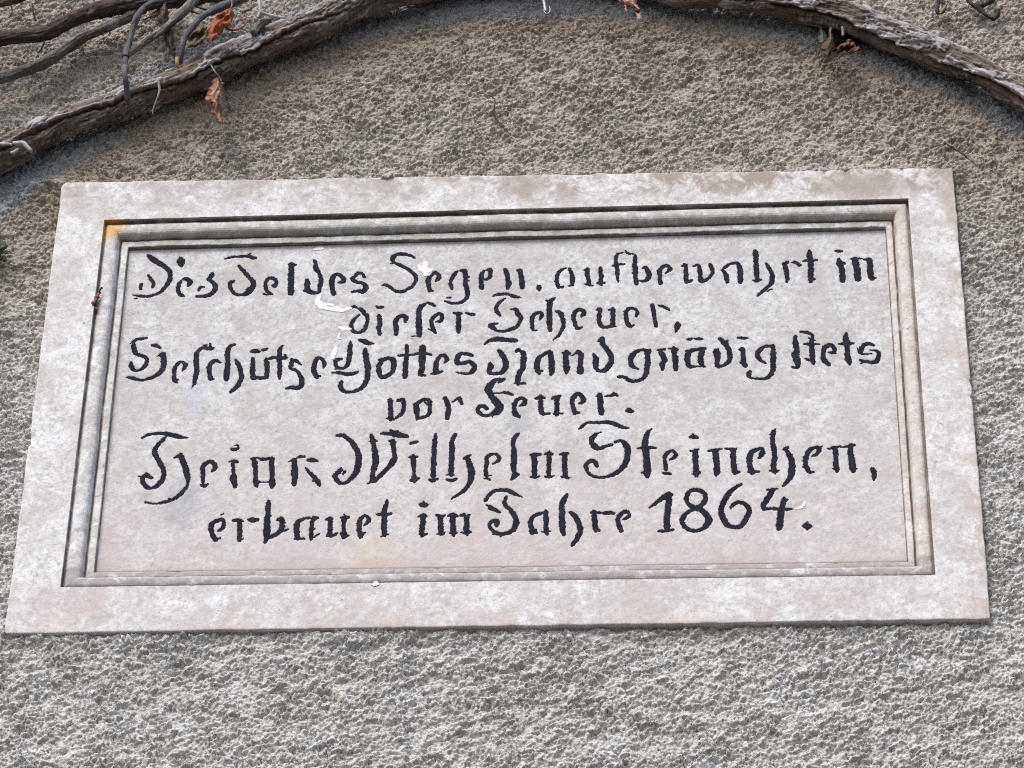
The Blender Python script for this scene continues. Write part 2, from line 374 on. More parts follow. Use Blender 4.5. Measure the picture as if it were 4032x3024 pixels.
5:-843,-1562,21 -782,-1537,38 -752,-1554,16
5:-788,-1537,53 -786,-1644,53 -793,-1727,53 -790,-1805,51
5:-790,-1805,29 -740,-1778,18
5:-646,-1543,30 -602,-1565,40 -556,-1542,24
5:-606,-1556,57 -600,-1656,53 -594,-1746,53 -593,-1788,53
5:-632,-1789,16 -583,-1788,29 -552,-1764,16
5:-529,-1554,20 -477,-1538,46 -426,-1555,24
5:-477,-1542,57 -470,-1666,53 -465,-1749,53 -460,-1806,33
5:-494,-1773,33 -434,-1775,26
5:-387,-1548,37 -357,-1536,33
5:-301,-1541,33 -337,-1569,40
5:-333,-1569,50 -328,-1669,53 -326,-1751,59 -318,-1800,33
5:-378,-1773,24 -325,-1776,40 -286,-1768,29
5:-142,-1365,43 -110,-1299,40 -57,-1242,37 16,-1222,37 89,-1232,50 163,-1275,43 253,-1321,8
5:-121,-1416,23 -60,-1466,43 14,-1513,24
5:-110,-1466,12 -73,-1475,27
5:80,-1311,31 62,-1385,40 86,-1444,43 133,-1495,46 174,-1570,56 188,-1645,56 170,-1727,56 118,-1775,46 32,-1798,43 -34,-1772,40 -82,-1714,33 -89,-1665,33 -50,-1624,40 -14,-1633,56 -13,-1691,40
5:26,-1835,16 32,-1806,33
5:-54,-1801,11 -28,-1781,26
5:515,-1518,33 425,-1541,36 360,-1590,40 337,-1655,50 348,-1721,50 355,-1796,53
5:342,-1791,30 411,-1788,26
5:335,-1762,20 395,-1755,40
5:495,-1509,46 499,-1600,50 500,-1683,46 500,-1765,46 517,-1811,33
5:457,-1774,15 537,-1772,24
5:719,-1295,31 683,-1363,60 663,-1429,56 664,-1537,60 664,-1636,59 672,-1719,66 685,-1813,43
5:697,-1521,9 677,-1537,26
5:746,-1526,24 796,-1573,50 836,-1656,53 856,-1747,53 843,-1820,53 811,-1893,46 768,-1962,34
5:972,-1534,33 1061,-1540,30
5:998,-1522,53 1008,-1642,53 1011,-1725,53 1021,-1774,50
5:1021,-1762,40 1051,-1766,33
5:1077,-1544,24 1134,-1541,43 1205,-1551,30
5:1299,-1635,13 1345,-1607,33 1368,-1574,30 1339,-1532,40 1292,-1548,43 1252,-1605,46 1249,-1671,46 1265,-1729,49 1285,-1787,41
5:1359,-1516,13 1345,-1549,26
5:1570,-1487,9 1630,-1434,40 1697,-1373,50 1758,-1324,53 1817,-1313,33
5:1781,-1295,40 1780,-1366,61 1776,-1432,60 1765,-1532,59 1757,-1639,63 1756,-1754,66
5:1660,-1792,24 1752,-1787,39 1821,-1773,26
5:2057,-1254,40 2123,-1276,44 2167,-1348,46 2143,-1422,53 2099,-1475,56 2053,-1487,60
5:2060,-1254,40 2004,-1270,40 1971,-1324,43 1962,-1386,46 1991,-1453,49 2053,-1495,60
5:2053,-1495,60 2118,-1525,63 2176,-1597,66 2190,-1663,73 2147,-1748,51 2081,-1786,42 2035,-1790,42 1976,-1770,43 1936,-1728,46 1910,-1658,49 1938,-1588,45 1986,-1540,38 2053,-1499,46
5:2542,-1190,23 2475,-1237,40 2414,-1302,50 2366,-1385,56 2331,-1475,56 2322,-1558,59 2346,-1649,63 2384,-1724,56 2449,-1749,49 2515,-1742,56 2563,-1677,56 2598,-1596,53 2613,-1530,50 2588,-1472,50 2536,-1433,43 2477,-1436,40 2424,-1489,33
5:2416,-1510,12 2436,-1481,26
5:2809,-1269,17 2915,-1258,17
5:2865,-1265,53 2829,-1351,56 2787,-1425,56 2759,-1483,50 2768,-1533,33
5:2758,-1524,30 2837,-1517,30 2916,-1523,33 3008,-1529,36 3071,-1526,8
5:2977,-1387,40 2980,-1404,53 2964,-1470,59 2945,-1561,66 2932,-1651,66 2918,-1774,72
5:3013,-1400,16 2986,-1412,33
5:3165,-1749,39 3204,-1748,72 3243,-1755,39
5:3212,-1705,26 3203,-1795,26"""
WHITE = """9:-2113,2169,21 -2071,2182,42 -2015,2190,28
10:-2016,1504,28 -2040,1422,56 -1995,1357,77 -1930,1310,42 -1825,1299,70 -1754,1279,42 -1672,1313,35
11:-1968,1365,28 -1870,1359,28
12:-869,1958,35 -868,1912,56
13:-945,1904,21 -901,1857,70 -837,1828,84 -863,1773,42 -796,1855,21
14:-1785,1035,28 -1728,1015,48 -1673,1010,48
15:-1777,944,17 -1785,890,23 -1757,872,14
16:-1800,765,10 -1818,694,41 -1834,605,34
17:3101,-1526,11 3161,-1500,30 3195,-1433,9
18:-1242,-2545,39 -1232,-2538,52 -1216,-2545,32"""
CAM = [0.17664,-2.95464,-2.38293,0.6808,0.01947,-0.05563]
LENS = 125.0
Q0 = [[-500.0,310.0],[500.2,307.1],[499.9,-307.3],[-500.0,-309.8]]
Q1 = [[-447.1,252.1],[448.4,262.7],[447.7,-251.9],[-448.2,-252.8]]
Q2 = [[-418.1,220.4],[421.6,231.1],[421.0,-225.7],[-416.2,-224.9]]
P = {"main":[[-1169.0,-21.5,-372.9,15.94],[-1032.4,-21.5,-136.6,16.3],[-892.1,-21.5,79.5,16.59],[-779.9,-21.5,212.9,16.65],[-661.9,-21.5,295.7,16.85],[-615.6,-21.5,318.9,16.9],[-571.9,-21.5,341.9,16.95],[-505.8,-21.5,386.6,17.64],[-437.9,-21.5,419.4,17.14],[-405.9,-21.5,435.4,16.88],[-369.5,-21.5,453.3,17.21],[-300.9,-21.5,495.3,17.61],[-231.4,-21.5,535.3,18.59],[-168.5,-21.5,573.5,19.27],[-119.5,-21.5,592.2,19.32],[-60.4,-21.5,611.6,19.36],[14.0,-21.5,619.5,18.78],[88.5,-21.5,617.4,18.16],[162.7,-21.5,597.5,17.5],[206.9,-21.5,580.7,16.56],[256.9,-21.5,572.2,16.53],[310.1,-21.5,559.9,17.08],[363.4,-21.5,546.7,17.92],[404.9,-21.5,526.2,19.31],[432.6,-21.5,508.7,18.67],[466.9,-21.5,489.0,18.03],[500.7,-21.5,467.9,17.67],[534.0,-21.5,445.3,17.03],[567.1,-21.5,418.1,16.66],[592.8,-21.5,394.5,16.6],[643.0,-21.5,350.2,16.47],[694.7,-21.5,298.9,16.05],[792.8,-21.5,176.9,15.44],[916.7,-21.5,-17.4,14.66],[1057.1,-21.5,-282.2,13.73]],"B":[[-1127.0,-32.0,365.7,9.56],[-963.1,-32.0,437.2,9.35],[-793.3,-32.0,489.5,9.12],[-665.1,-32.0,508.5,9.13],[-623.9,-32.0,511.5,9.43],[-588.8,-32.0,515.9,9.43],[-537.5,-32.0,522.7,9.73],[-509.7,-32.0,542.6,9.76],[-481.4,-32.0,558.5,10.37],[-452.2,-32.0,565.1,9.78],[-427.2,-32.0,569.4,8.3],[-388.6,-32.0,571.7,7.41],[-341.1,-32.0,574.5,5.34],[-296.6,-32.0,577.4,5.04],[-252.5,-32.0,586.2,5.05]],"C":[[-973.4,-26.0,150.2,6.43],[-850.5,-26.0,271.2,6.55],[-747.7,-26.0,361.7,6.35],[-655.8,-26.0,420.8,6.4],[-616.8,-26.0,439.5,6.42],[-583.5,-26.0,457.5,6.29],[-562.3,-26.0,466.3,6.59],[-544.1,-26.0,475.5,6.45],[-531.1,-26.0,484.1,6.75],[-514.0,-26.0,500.4,6.47],[-493.7,-26.0,520.8,6.49],[-479.6,-26.0,529.1,5.9],[-458.4,-26.0,541.8,5.92],[-437.2,-26.0,555.7,6.22],[-429.7,-26.0,565.1,6.53],[-417.0,-26.0,582.3,6.54],[-394.8,-26.0,604.8,6.56]],"D":[[-367.5,-40.0,581.4,3.56],[-386.7,-45.0,566.5,3.55],[-400.1,-50.0,555.6,3.54],[-413.2,-56.0,543.7,3.53],[-422.6,-60.0,526.7,3.52],[-429.4,-54.0,511.1,3.51],[-432.1,-54.0,490.7,3.36],[-434.0,-54.0,470.5,3.35],[-434.9,-54.0,460.4,3.63],[-434.8,-54.0,445.5,3.33],[-431.2,-60.0,422.3,3.32],[-430.1,-52.0,414.0,3.46],[-429.4,-44.0,407.7,3.61],[-429.3,-34.0,405.3,2.89]],"E":[[-353.9,-36.0,593.5,5.65],[-362.7,-38.0,572.9,5.63],[-371.4,-40.0,553.2,5.61],[-384.2,-43.0,530.7,5.29],[-397.1,-46.0,510.7,4.98],[-410.3,-48.0,495.2,4.68],[-423.5,-50.0,479.8,4.37],[-430.8,-51.0,470.5,4.22],[-436.5,-51.0,467.8,3.78]],"F":[[-293.2,-36.0,577.1,4.15],[-306.2,-36.0,570.3,4.14],[-327.4,-38.0,557.3,3.99],[-348.4,-40.0,541.3,3.83],[-358.4,-42.0,527.2,3.67],[-367.6,-44.0,507.0,3.51],[-372.0,-45.0,487.7,3.36],[-374.3,-40.0,472.4,3.21],[-376.3,-30.0,467.1,3.21]],"Ftip":[[-376.2,-50.0,462.7,2.03],[-376.2,-46.0,456.5,2.18],[-376.4,-38.0,457.8,1.89]],"top":[[-1088.2,-30.0,470.8,6.77],[-914.8,-30.0,502.9,6.49],[-769.7,-30.0,532.0,6.22],[-653.3,-30.0,557.8,5.94],[-613.1,-30.0,572.6,5.35],[-580.9,-30.0,580.0,5.06],[-555.2,-30.0,592.7,5.07],[-509.1,-30.0,612.5,5.08]],"twig":[[-290.5,-54.0,560.9,1.91],[-288.0,-54.0,551.5,1.91],[-285.3,-54.0,539.0,2.05],[-284.1,-54.0,529.1,2.34],[-275.8,-54.0,524.5,1.83],[-269.0,-54.0,521.5,2.12],[-263.8,-54.0,520.3,1.76],[-253.7,-54.0,518.5,0.51]],"twig_b":[[-284.1,-54.0,529.1,1.83],[-285.6,-54.0,524.0,1.76],[-286.6,-54.0,518.9,1.46]],"twig2":[[-298.7,-52.0,560.0,1.62],[-297.4,-52.0,550.6,1.62],[-295.8,-52.0,536.1,2.05]],"twig2_b":[[-295.8,-52.0,536.1,1.83],[-301.5,-52.0,533.7,2.05],[-305.8,-52.0,531.2,2.35]],"stub":[[-291.7,-44.0,504.9,4.75],[-287.9,-44.0,514.0,4.39],[-280.3,-44.0,522.0,4.03],[-272.7,-44.0,525.7,3.15]],"white_a":[[-573.8,-42.0,341.1,1.94],[-568.5,-42.0,340.2,1.94],[-560.6,-42.0,339.7,1.81],[-554.7,-42.0,338.1,1.16]],"white_b":[[-553.4,-44.0,338.7,1.55],[-548.1,-44.0,337.9,2.58],[-541.1,-44.0,337.7,2.71],[-536.7,-44.0,332.6,2.45],[-531.0,-44.0,325.8,1.93]],"white_c":[[-554.7,-42.0,325.5,1.42],[-550.4,-42.0,327.1,1.55],[-546.7,-42.0,331.2,1.42]],"dark_a":[[532.3,-8.0,574.4,1.84],[537.5,-8.0,564.9,2.58],[544.5,-8.0,559.0,3.68],[549.7,-8.0,550.0,2.94],[555.1,-8.0,543.2,2.2],[561.4,-8.0,539.4,2.2],[565.9,-8.0,546.0,2.2],[567.7,-8.0,555.7,1.62]],"dark_b":[[544.5,-8.0,559.0,3.31],[552.0,-8.0,561.9,2.95],[560.5,-8.0,568.4,2.21],[566.1,-8.0,574.5,2.21]],"tendril_r":[[502.1,-8.0,442.0,0.65],[510.8,-8.0,444.1,0.94],[516.5,-8.0,442.4,0.87],[521.4,-8.0,439.8,0.87],[522.2,-8.0,432.0,1.59],[525.6,-8.0,427.0,2.02],[526.0,-8.0,420.0,1.3],[521.4,-8.0,417.9,0.65]],"hair_r":[[494.0,-6.0,347.1,0.57],[504.5,-6.0,337.9,0.71],[515.2,-6.0,327.6,0.71],[526.9,-6.0,312.7,0.43]],"hair_m":[[-34.0,-6.0,440.0,0.44],[-14.6,-6.0,429.5,0.58],[-14.7,-6.0,405.2,0.87],[-6.6,-6.0,388.4,0.72],[4.6,-6.0,373.1,0.43]],"hair_l1":[[-562.5,-7.0,597.1,1.27],[-559.8,-7.0,582.3,0.97],[-555.5,-7.0,568.6,1.12]],"hair_l2":[[-589.6,-7.0,600.0,1.5],[-585.7,-7.0,585.1,0.75],[-588.4,-7.0,574.7,0.52]],"hair_l3":[[-542.3,-7.0,533.8,0.74],[-545.0,-7.0,523.6,1.11],[-548.8,-7.0,516.5,0.81]],"tend_main":[[-396.8,-43.0,434.8,0.94],[-395.1,-43.0,425.7,1.23],[-393.9,-43.0,415.7,1.44],[-396.2,-43.0,400.9,1.08],[-398.3,-43.0,391.0,0.86],[-398.9,-43.0,380.2,0.65]],"petiole5":[[-338.3,-40.0,459.3,0.73],[-332.0,-47.0,442.2,0.87],[-326.3,-42.0,435.9,1.09],[-324.7,-40.0,431.8,1.23]],"curl3":[[-323.1,-58.0,501.6,1.24],[-317.7,-58.0,497.4,1.24],[-310.3,-58.0,496.7,1.17],[-302.5,-58.0,501.0,1.09],[-298.3,-58.0,509.6,1.1],[-300.0,-58.0,518.9,1.24],[-302.3,-58.0,520.2,0.73]],"hook_rod":[[39.9,-18.0,609.4,2.29],[41.2,-18.0,579.0,2.28],[42.4,-18.0,567.6,2.41],[43.9,-18.0,554.8,2.27]],"hook_j":[[41.8,-21.0,556.0,0.8],[43.2,-21.0,551.1,0.99],[45.6,-21.0,549.3,1.01],[48.3,-21.0,551.3,0.99],[49.3,-21.0,555.4,0.99],[48.3,-21.0,561.1,0.8]],"pale_stub":[[385.0,-34.0,505.3,1.38],[385.3,-34.0,499.8,1.5],[385.4,-34.0,491.5,1.54]],"petiole10":[[-440.1,-11.0,150.6,1.13],[-441.7,-11.0,148.1,1.01],[-442.9,-11.0,144.5,0.88]],"seed":[[498.9,-12.0,572.3,1.84],[499.5,-12.0,564.0,1.84],[497.4,-12.0,553.7,2.21],[498.1,-12.0,547.0,2.2],[503.3,-12.0,547.9,1.47],[507.8,-12.0,555.5,1.25],[507.3,-12.0,560.7,1.25],[503.4,-12.0,562.9,1.47]],"G":[[-369.5,-36.0,551.6,1.26],[-361.9,-36.0,548.3,1.11],[-352.7,-36.0,543.9,0.96],[-340.1,-36.0,543.5,0.74]],"H":[[-366.8,-34.0,562.4,1.26],[-357.7,-34.0,559.0,1.48],[-348.5,-34.0,554.6,1.33],[-339.7,-34.0,556.4,0.96]],"I":[[-318.8,-56.0,556.6,0.81],[-318.0,-56.0,547.2,0.88],[-317.7,-56.0,540.0,0.95],[-318.1,-56.0,533.8,0.95]],"J":[[-424.7,-26.0,548.1,0.89],[-416.3,-26.0,554.1,1.11],[-406.1,-26.0,557.4,0.89],[-399.7,-26.0,561.9,0.59]]}
L = {"brown_a":[[[-401.8,-34.0,567.6,-399.4,-36.0,565.5,-397.7,-34.0,567.4],[-404.6,-32.0,557.1,-398.7,-39.0,549.4,-395.4,-33.0,554.8],[-408.0,-30.0,545.7,-399.2,-40.0,536.0,-394.2,-31.0,545.4],[-404.9,-30.0,534.2,-396.2,-38.0,525.0,-390.6,-30.0,531.8],[-400.4,-31.0,520.7,-392.1,-40.0,512.6,-387.0,-32.0,521.4],[-399.2,-30.0,512.4,-389.7,-42.0,500.4,-384.6,-32.0,510.1],[-395.0,-31.0,503.1,-387.6,-41.0,492.6,-383.9,-32.0,500.8],[-389.1,-32.0,490.7,-385.0,-38.0,484.8,-383.0,-33.0,489.6],[-385.6,-34.0,480.6,-383.4,-36.0,478.5,-382.0,-34.0,480.5],[-383.9,-34.0,473.4,-382.8,-35.0,472.1,-382.0,-34.0,472.8]]],"tan_b":[[[-419.2,-22.0,556.6,-417.6,-24.0,553.3,-416.7,-22.0,553.9],[-415.3,-22.0,564.3,-411.4,-27.0,555.5,-409.9,-20.0,558.8],[-409.7,-22.0,569.4,-406.1,-26.0,562.1,-404.4,-20.0,564.9],[-404.8,-22.0,572.4,-403.3,-23.0,569.2,-402.2,-22.0,568.1]]],"orange":[[[-318.9,-62.0,527.8,-316.0,-63.0,524.9,-313.5,-62.0,524.0],[-328.2,-59.0,525.4,-319.7,-68.0,511.8,-314.4,-58.0,517.3],[-332.5,-66.0,512.9,-324.7,-60.0,512.5,-314.5,-68.0,498.1],[-337.5,-59.0,509.7,-328.6,-69.0,494.9,-323.1,-60.0,499.1],[-340.7,-65.0,492.6,-332.0,-67.0,487.9,-325.3,-57.0,495.0],[-343.8,-58.0,491.5,-333.9,-68.0,478.5,-326.8,-62.0,481.5],[-340.8,-62.0,478.3,-336.9,-64.0,475.0,-333.7,-62.0,475.6]]],"olive":[[[-354.1,-46.0,522.1,-351.6,-48.0,518.0,-349.7,-46.0,517.8],[-360.7,-43.0,511.9,-351.7,-52.0,503.2,-346.0,-43.0,512.5],[-365.4,-49.0,494.8,-356.7,-42.0,501.0,-345.5,-49.0,493.3],[-369.5,-43.0,490.6,-359.2,-50.0,483.5,-351.4,-43.0,490.2],[-367.8,-46.0,482.1,-364.4,-48.0,480.0,-361.9,-46.0,481.9]]],"hang":[[[-330.9,-40.0,439.7,-328.8,-42.0,437.7,-327.4,-40.0,439.6],[-335.7,-34.0,438.5,-327.8,-43.0,428.9,-323.4,-32.0,438.5],[-336.1,-33.0,431.9,-326.9,-45.0,419.1,-322.4,-30.0,432.2],[-341.1,-30.0,428.4,-328.7,-46.0,412.8,-321.8,-31.0,426.9],[-341.5,-31.0,419.9,-328.9,-47.0,403.7,-321.9,-30.0,419.2],[-340.4,-34.0,408.3,-328.6,-48.0,395.5,-322.0,-32.0,411.4],[-334.4,-38.0,399.0,-326.1,-47.0,390.2,-321.6,-34.0,402.4],[-334.5,-36.0,393.4,-326.4,-44.0,385.6,-321.8,-32.0,396.8],[-334.7,-33.0,388.4,-326.1,-42.0,379.3,-320.2,-36.0,384.4],[-328.2,-38.0,379.0,-322.6,-44.0,372.7,-319.3,-37.0,378.6],[-325.7,-39.0,372.7,-321.2,-44.0,368.1,-318.5,-38.0,373.9],[-322.9,-40.0,366.6,-318.9,-42.0,365.3,-315.7,-40.0,367.7]]],"peach":[[[126.7,-44.0,565.4,136.0,-47.0,562.0,145.3,-44.0,564.8],[128.2,-44.0,555.9,138.4,-50.0,549.6,148.4,-42.0,557.4],[130.3,-42.0,547.0,140.0,-50.0,538.7,149.6,-42.0,546.5],[133.4,-42.0,542.8,141.9,-48.0,536.5,150.3,-43.0,541.3],[135.6,-43.0,539.0,143.4,-46.0,535.5,151.2,-44.0,537.1]],[[135.6,-43.0,539.0,137.2,-45.0,536.9,138.7,-43.0,538.9],[135.9,-43.0,535.4,137.2,-46.0,532.4,138.3,-43.0,535.3],[136.8,-42.0,529.7,138.1,-45.0,526.6,139.3,-42.0,529.6],[137.4,-42.0,524.5,138.7,-44.0,522.4,140.0,-42.0,524.4],[138.1,-41.0,519.9,138.9,-42.0,518.8,139.7,-41.0,519.6]],[[144.7,-43.0,541.5,148.0,-46.0,536.8,151.2,-44.0,537.1],[147.2,-43.0,535.8,150.3,-48.0,529.1,153.4,-44.0,531.5],[147.6,-41.0,530.4,150.9,-38.0,532.9,154.1,-41.0,529.4],[148.7,-42.0,523.8,151.8,-46.0,519.7,154.9,-43.0,522.6],[150.0,-44.0,517.7,152.8,-48.0,513.6,155.6,-44.0,517.5],[151.6,-44.0,511.3,154.1,-46.0,510.6,156.5,-44.0,513.8]]],"green_grey":[[[361.5,-14.0,532.5,362.4,-15.0,531.2,363.5,-14.0,531.9],[360.0,-14.0,520.3,362.3,-17.0,517.2,365.1,-13.0,521.1],[358.2,-14.0,509.2,363.3,-17.0,504.5,368.9,-12.0,507.6],[359.1,-14.0,502.5,363.1,-17.0,499.5,367.6,-12.0,504.3],[361.3,-14.0,497.0,362.6,-15.0,495.9,364.1,-14.0,496.9]]],"fold":[[[371.4,-28.0,511.6,372.4,-29.0,510.6,373.6,-28.0,511.6],[369.6,-25.0,503.6,371.4,-32.0,496.6,374.1,-25.0,503.5],[368.2,-22.0,497.7,371.1,-36.0,483.9,376.0,-21.0,498.5],[360.6,-19.0,491.0,368.1,-35.0,473.7,377.7,-19.0,487.7],[361.5,-21.0,481.3,366.8,-34.0,468.4,373.9,-21.0,480.9],[361.9,-24.0,473.7,366.0,-32.0,464.7,371.0,-24.0,471.2],[365.9,-28.0,463.1,367.6,-29.0,462.3,369.4,-28.0,463.5]]],"rust":[[[391.3,-28.0,493.4,392.3,-29.0,492.0,393.4,-28.0,492.5],[387.2,-24.0,490.3,391.1,-33.0,481.6,396.5,-23.0,491.6],[380.4,-23.0,487.1,389.4,-34.0,476.6,400.1,-22.0,488.6],[378.0,-30.0,473.7,390.5,-24.0,480.6,402.0,-31.0,474.8],[379.7,-25.0,472.2,386.7,-31.0,466.2,394.6,-25.0,471.8]]],"rust_b":[[[402.5,-26.0,483.5,403.1,-27.0,482.4,403.9,-26.0,483.2],[399.3,-24.0,479.5,401.3,-29.0,474.3,404.1,-24.0,478.8],[397.0,-25.0,472.6,400.1,-28.0,468.9,403.7,-25.0,471.0]]],"red":[[[-444.1,-9.5,145.8,-442.8,-10.5,145.1,-442.0,-9.5,146.1],[-447.9,-8.5,140.5,-443.9,-12.5,137.3,-441.7,-8.0,141.4],[-447.7,-9.0,136.7,-444.1,-11.5,135.2,-441.9,-7.5,139.2],[-449.8,-8.0,133.3,-445.6,-13.5,129.0,-443.7,-8.5,133.7],[-451.9,-7.5,131.8,-446.6,-12.5,126.5,-443.3,-8.0,129.2],[-451.4,-7.5,126.7,-447.2,-8.5,125.6,-443.2,-9.0,124.9],[-444.8,-9.5,121.1,-443.8,-10.0,120.3,-443.0,-9.5,120.4]]],"green":[[[-592.1,-18.0,232.4,-591.3,-19.0,226.8,-591.0,-18.0,222.9],[-586.1,-16.0,239.7,-583.0,-21.0,219.2,-582.5,-16.0,207.6],[-575.9,-15.0,236.5,-571.9,-22.0,210.0,-571.2,-16.0,195.0],[-564.6,-16.0,226.0,-561.5,-22.0,205.6,-561.4,-16.0,195.9],[-558.0,-17.0,218.5,-556.0,-21.0,205.4,-556.0,-17.0,199.4],[-552.9,-18.0,212.3,-551.9,-20.0,205.3,-551.8,-18.0,201.8],[-549.3,-18.0,207.7,-549.3,-18.0,207.0,-549.2,-18.0,206.2]]],"seed_in":[[[506.2,-16.0,556.7,507.3,-17.0,555.1,508.7,-16.0,555.6],[500.9,-16.0,548.6,503.4,-18.0,546.5,506.4,-16.0,548.4],[499.1,-16.0,542.9,500.4,-17.0,541.4,502.0,-16.0,541.8]]]}
DARK_GAP = [365.7,536.5,407.8,502.5]
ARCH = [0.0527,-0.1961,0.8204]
ST = {"orange":[-0.4434,0.2498],"yellow":[-0.1261,-0.2046],"grey1":[-0.3321,-0.1351],"grey2":[-0.0526,0.1207],"grey3":[0.0176,-0.0294],"grey4":[-0.3319,0.0105],"top1":[0.0237,0.2904],"top2":[0.3997,0.2832],"r1":[0.4945,0.2695]}

# ------------------------------------------------------------------ camera, sky, sun, exposure
cd = bpy.data.cameras.new('camera'); cam = bpy.data.objects.new('camera', cd); COL.objects.link(cam)
cd.sensor_width = 36.0; cd.lens = LENS; cd.clip_start = 0.05; cd.clip_end = 500
_p, _r, _y = CAM[3:6]
_f = Vector((math.sin(_y)*math.cos(_p), math.cos(_y)*math.cos(_p), math.sin(_p)))
_rt = _f.cross(Vector((0, 0, 1))).normalized(); _up = _rt.cross(_f)
_R = _rt*math.cos(_r) + _up*math.sin(_r); _U = -_rt*math.sin(_r) + _up*math.cos(_r)
_m = Matrix((_R, _U, -_f)).transposed().to_4x4(); _m.translation = Vector(CAM[:3]) + ORG
cam.matrix_world = _m
sc.camera = cam
SUN_EL, SUN_AZ = 50.0, 24.0             # elevation; azimuth to the left of straight in front of the wall
w = bpy.data.worlds.new('World'); sc.world = w; w.use_nodes = True
nt = w.node_tree; bg = nt.nodes['Background']
sky = nt.nodes.new('ShaderNodeTexSky'); sky.sky_type = 'NISHITA'; sky.sun_disc = False
sky.sun_elevation = R(SUN_EL); sky.sun_rotation = R(180 + SUN_AZ)
sky.air_density = 1.0; sky.dust_density = 2.2; sky.ozone_density = 1.0
nt.links.new(sky.outputs['Color'], bg.inputs['Color']); bg.inputs['Strength'].default_value = 0.138
sl = bpy.data.lights.new('sun', 'SUN'); sun = bpy.data.objects.new('sun', sl); COL.objects.link(sun)
sl.energy = 2.0; sl.angle = R(30); sl.color = (1.0, 0.945, 0.875)
_d = Vector((-math.sin(R(SUN_AZ))*math.cos(R(SUN_EL)), -math.cos(R(SUN_AZ))*math.cos(R(SUN_EL)), math.sin(R(SUN_EL))))
sun.rotation_euler = _d.to_track_quat('Z', 'Y').to_euler(); sun.location = (-2, -4, 9)
sc.view_settings.view_transform = 'Standard'; sc.view_settings.look = 'None'
sc.view_settings.exposure = 0.74; sc.view_settings.gamma = 1.0

sc.cycles.filter_width = 1.1; sc.cycles.use_denoising = False

# ------------------------------------------------------------------ noise
def h2(ix, iy, s):
    h = (ix.astype(np.uint32)*np.uint32(374761393) + iy.astype(np.uint32)*np.uint32(668265263) + np.uint32((s*2246822519) & 0xffffffff))
    h = (h ^ (h >> np.uint32(13)))*np.uint32(1274126177)
    h = h ^ (h >> np.uint32(16)); h = h*np.uint32(2654435761); h ^= (h >> np.uint32(15))
    return h.astype(np.float32)/np.float32(4294967296.0)
def vn(x, y, s=0):                       # value noise, -1..1
    x = np.asarray(x, np.float32); y = np.asarray(y, np.float32)
    fx = np.floor(x); fy = np.floor(y); ix = fx.astype(np.int32); iy = fy.astype(np.int32)
    tx = x-fx; ty = y-fy; tx = tx*tx*tx*(tx*(tx*6-15)+10); ty = ty*ty*ty*(ty*(ty*6-15)+10)
    a = h2(ix, iy, s); b = h2(ix+1, iy, s); c = h2(ix, iy+1, s); d = h2(ix+1, iy+1, s)
    return ((a+(b-a)*tx)*(1-ty) + (c+(d-c)*tx)*ty)*2-1
def fbm(x, y, s=0, o=4, g=0.5):
    t = 0; a = 1.0; n = 0
    for k in range(o):
        t = t + a*vn(x*2**k + 17.3*k, y*2**k - 9.1*k, s+k*7); n += a; a *= g
    return t/n
def sstep(a, b, x):
    t = np.clip((x-a)/(b-a), 0, 1); return t*t*(3-2*t)
def blobs(x, z, cell, s, ang, asp, rad=(0.45, 0.8)):
    ca, sa = math.cos(ang), math.sin(ang)
    u = (x*ca + z*sa)/(cell*asp); v = (-x*sa + z*ca)/cell
    fu = np.floor(u); fv = np.floor(v); best = np.zeros_like(u)
    for i in (-1, 0, 1):
        for j in (-1, 0, 1):
            iu = (fu+i).astype(np.int32); iv = (fv+j).astype(np.int32)
            du = u-(iu+h2(iu, iv, s)); dv = v-(iv+h2(iu, iv, s+1))
            rr = rad[0] + (rad[1]-rad[0])*h2(iu, iv, s+2)
            q = 1-(du*du+dv*dv)/(rr*rr)
            best = np.maximum(best, np.sqrt(np.maximum(q, 0))*(0.45+0.55*h2(iu, iv, s+3))*rr)
    return best

# ------------------------------------------------------------------ mesh / scene helpers
def mesh(name, V, F, mat, parent=None, smooth=True, attr=None, uv=None):
    V = np.asarray(V, np.float32); me = bpy.data.meshes.new(name)
    if isinstance(F, np.ndarray):
        n = F.shape[1]; me.vertices.add(len(V)); me.vertices.foreach_set('co', V.ravel())
        me.loops.add(F.size); me.loops.foreach_set('vertex_index', F.astype(np.int32).ravel())
        me.polygons.add(len(F)); me.polygons.foreach_set('loop_start', np.arange(0, F.size, n, dtype=np.int32))
        me.update(calc_edges=True)
    else:
        me.from_pydata(V.tolist(), [], F)
    me.validate(); me.polygons.foreach_set('use_smooth', np.full(len(me.polygons), smooth)); me.update()
    if attr is not None:
        for k, a in attr.items():
            at = me.attributes.new(k, 'FLOAT', 'POINT'); at.data.foreach_set('value', np.asarray(a, np.float32))
    if uv is not None:
        at = me.attributes.new('along', 'FLOAT_VECTOR', 'POINT'); at.data.foreach_set('vector', np.asarray(uv, np.float32).ravel())
    me.materials.append(mat)
    o = bpy.data.objects.new(name, me); COL.objects.link(o)
    if parent is None: o.location = ORG
    else:
        o.parent = parent
        root = parent
        off = Vector(ORG)
        while root is not None: off -= root.location; root = root.parent
        o.location = off
    return o
def empty(name, loc):
    o = bpy.data.objects.new(name, None); COL.objects.link(o); o.location = Vector(loc) + ORG; o.empty_display_size = 0.05; return o
def tag(o, label, cat, group=None, kind=None):
    o['label'] = label; o['category'] = cat
    if group: o['group'] = group
    if kind: o['kind'] = kind
    return o
def grid_faces(nu, nv, closed_u=False):
    i = np.arange(nu if closed_u else nu-1)[:, None]; j = np.arange(nv-1)[None, :]
    i2 = (i+1) % nu
    return np.stack([i*nv+j, i2*nv+j, i2*nv+j+1, i*nv+j+1], -1).reshape(-1, 4)

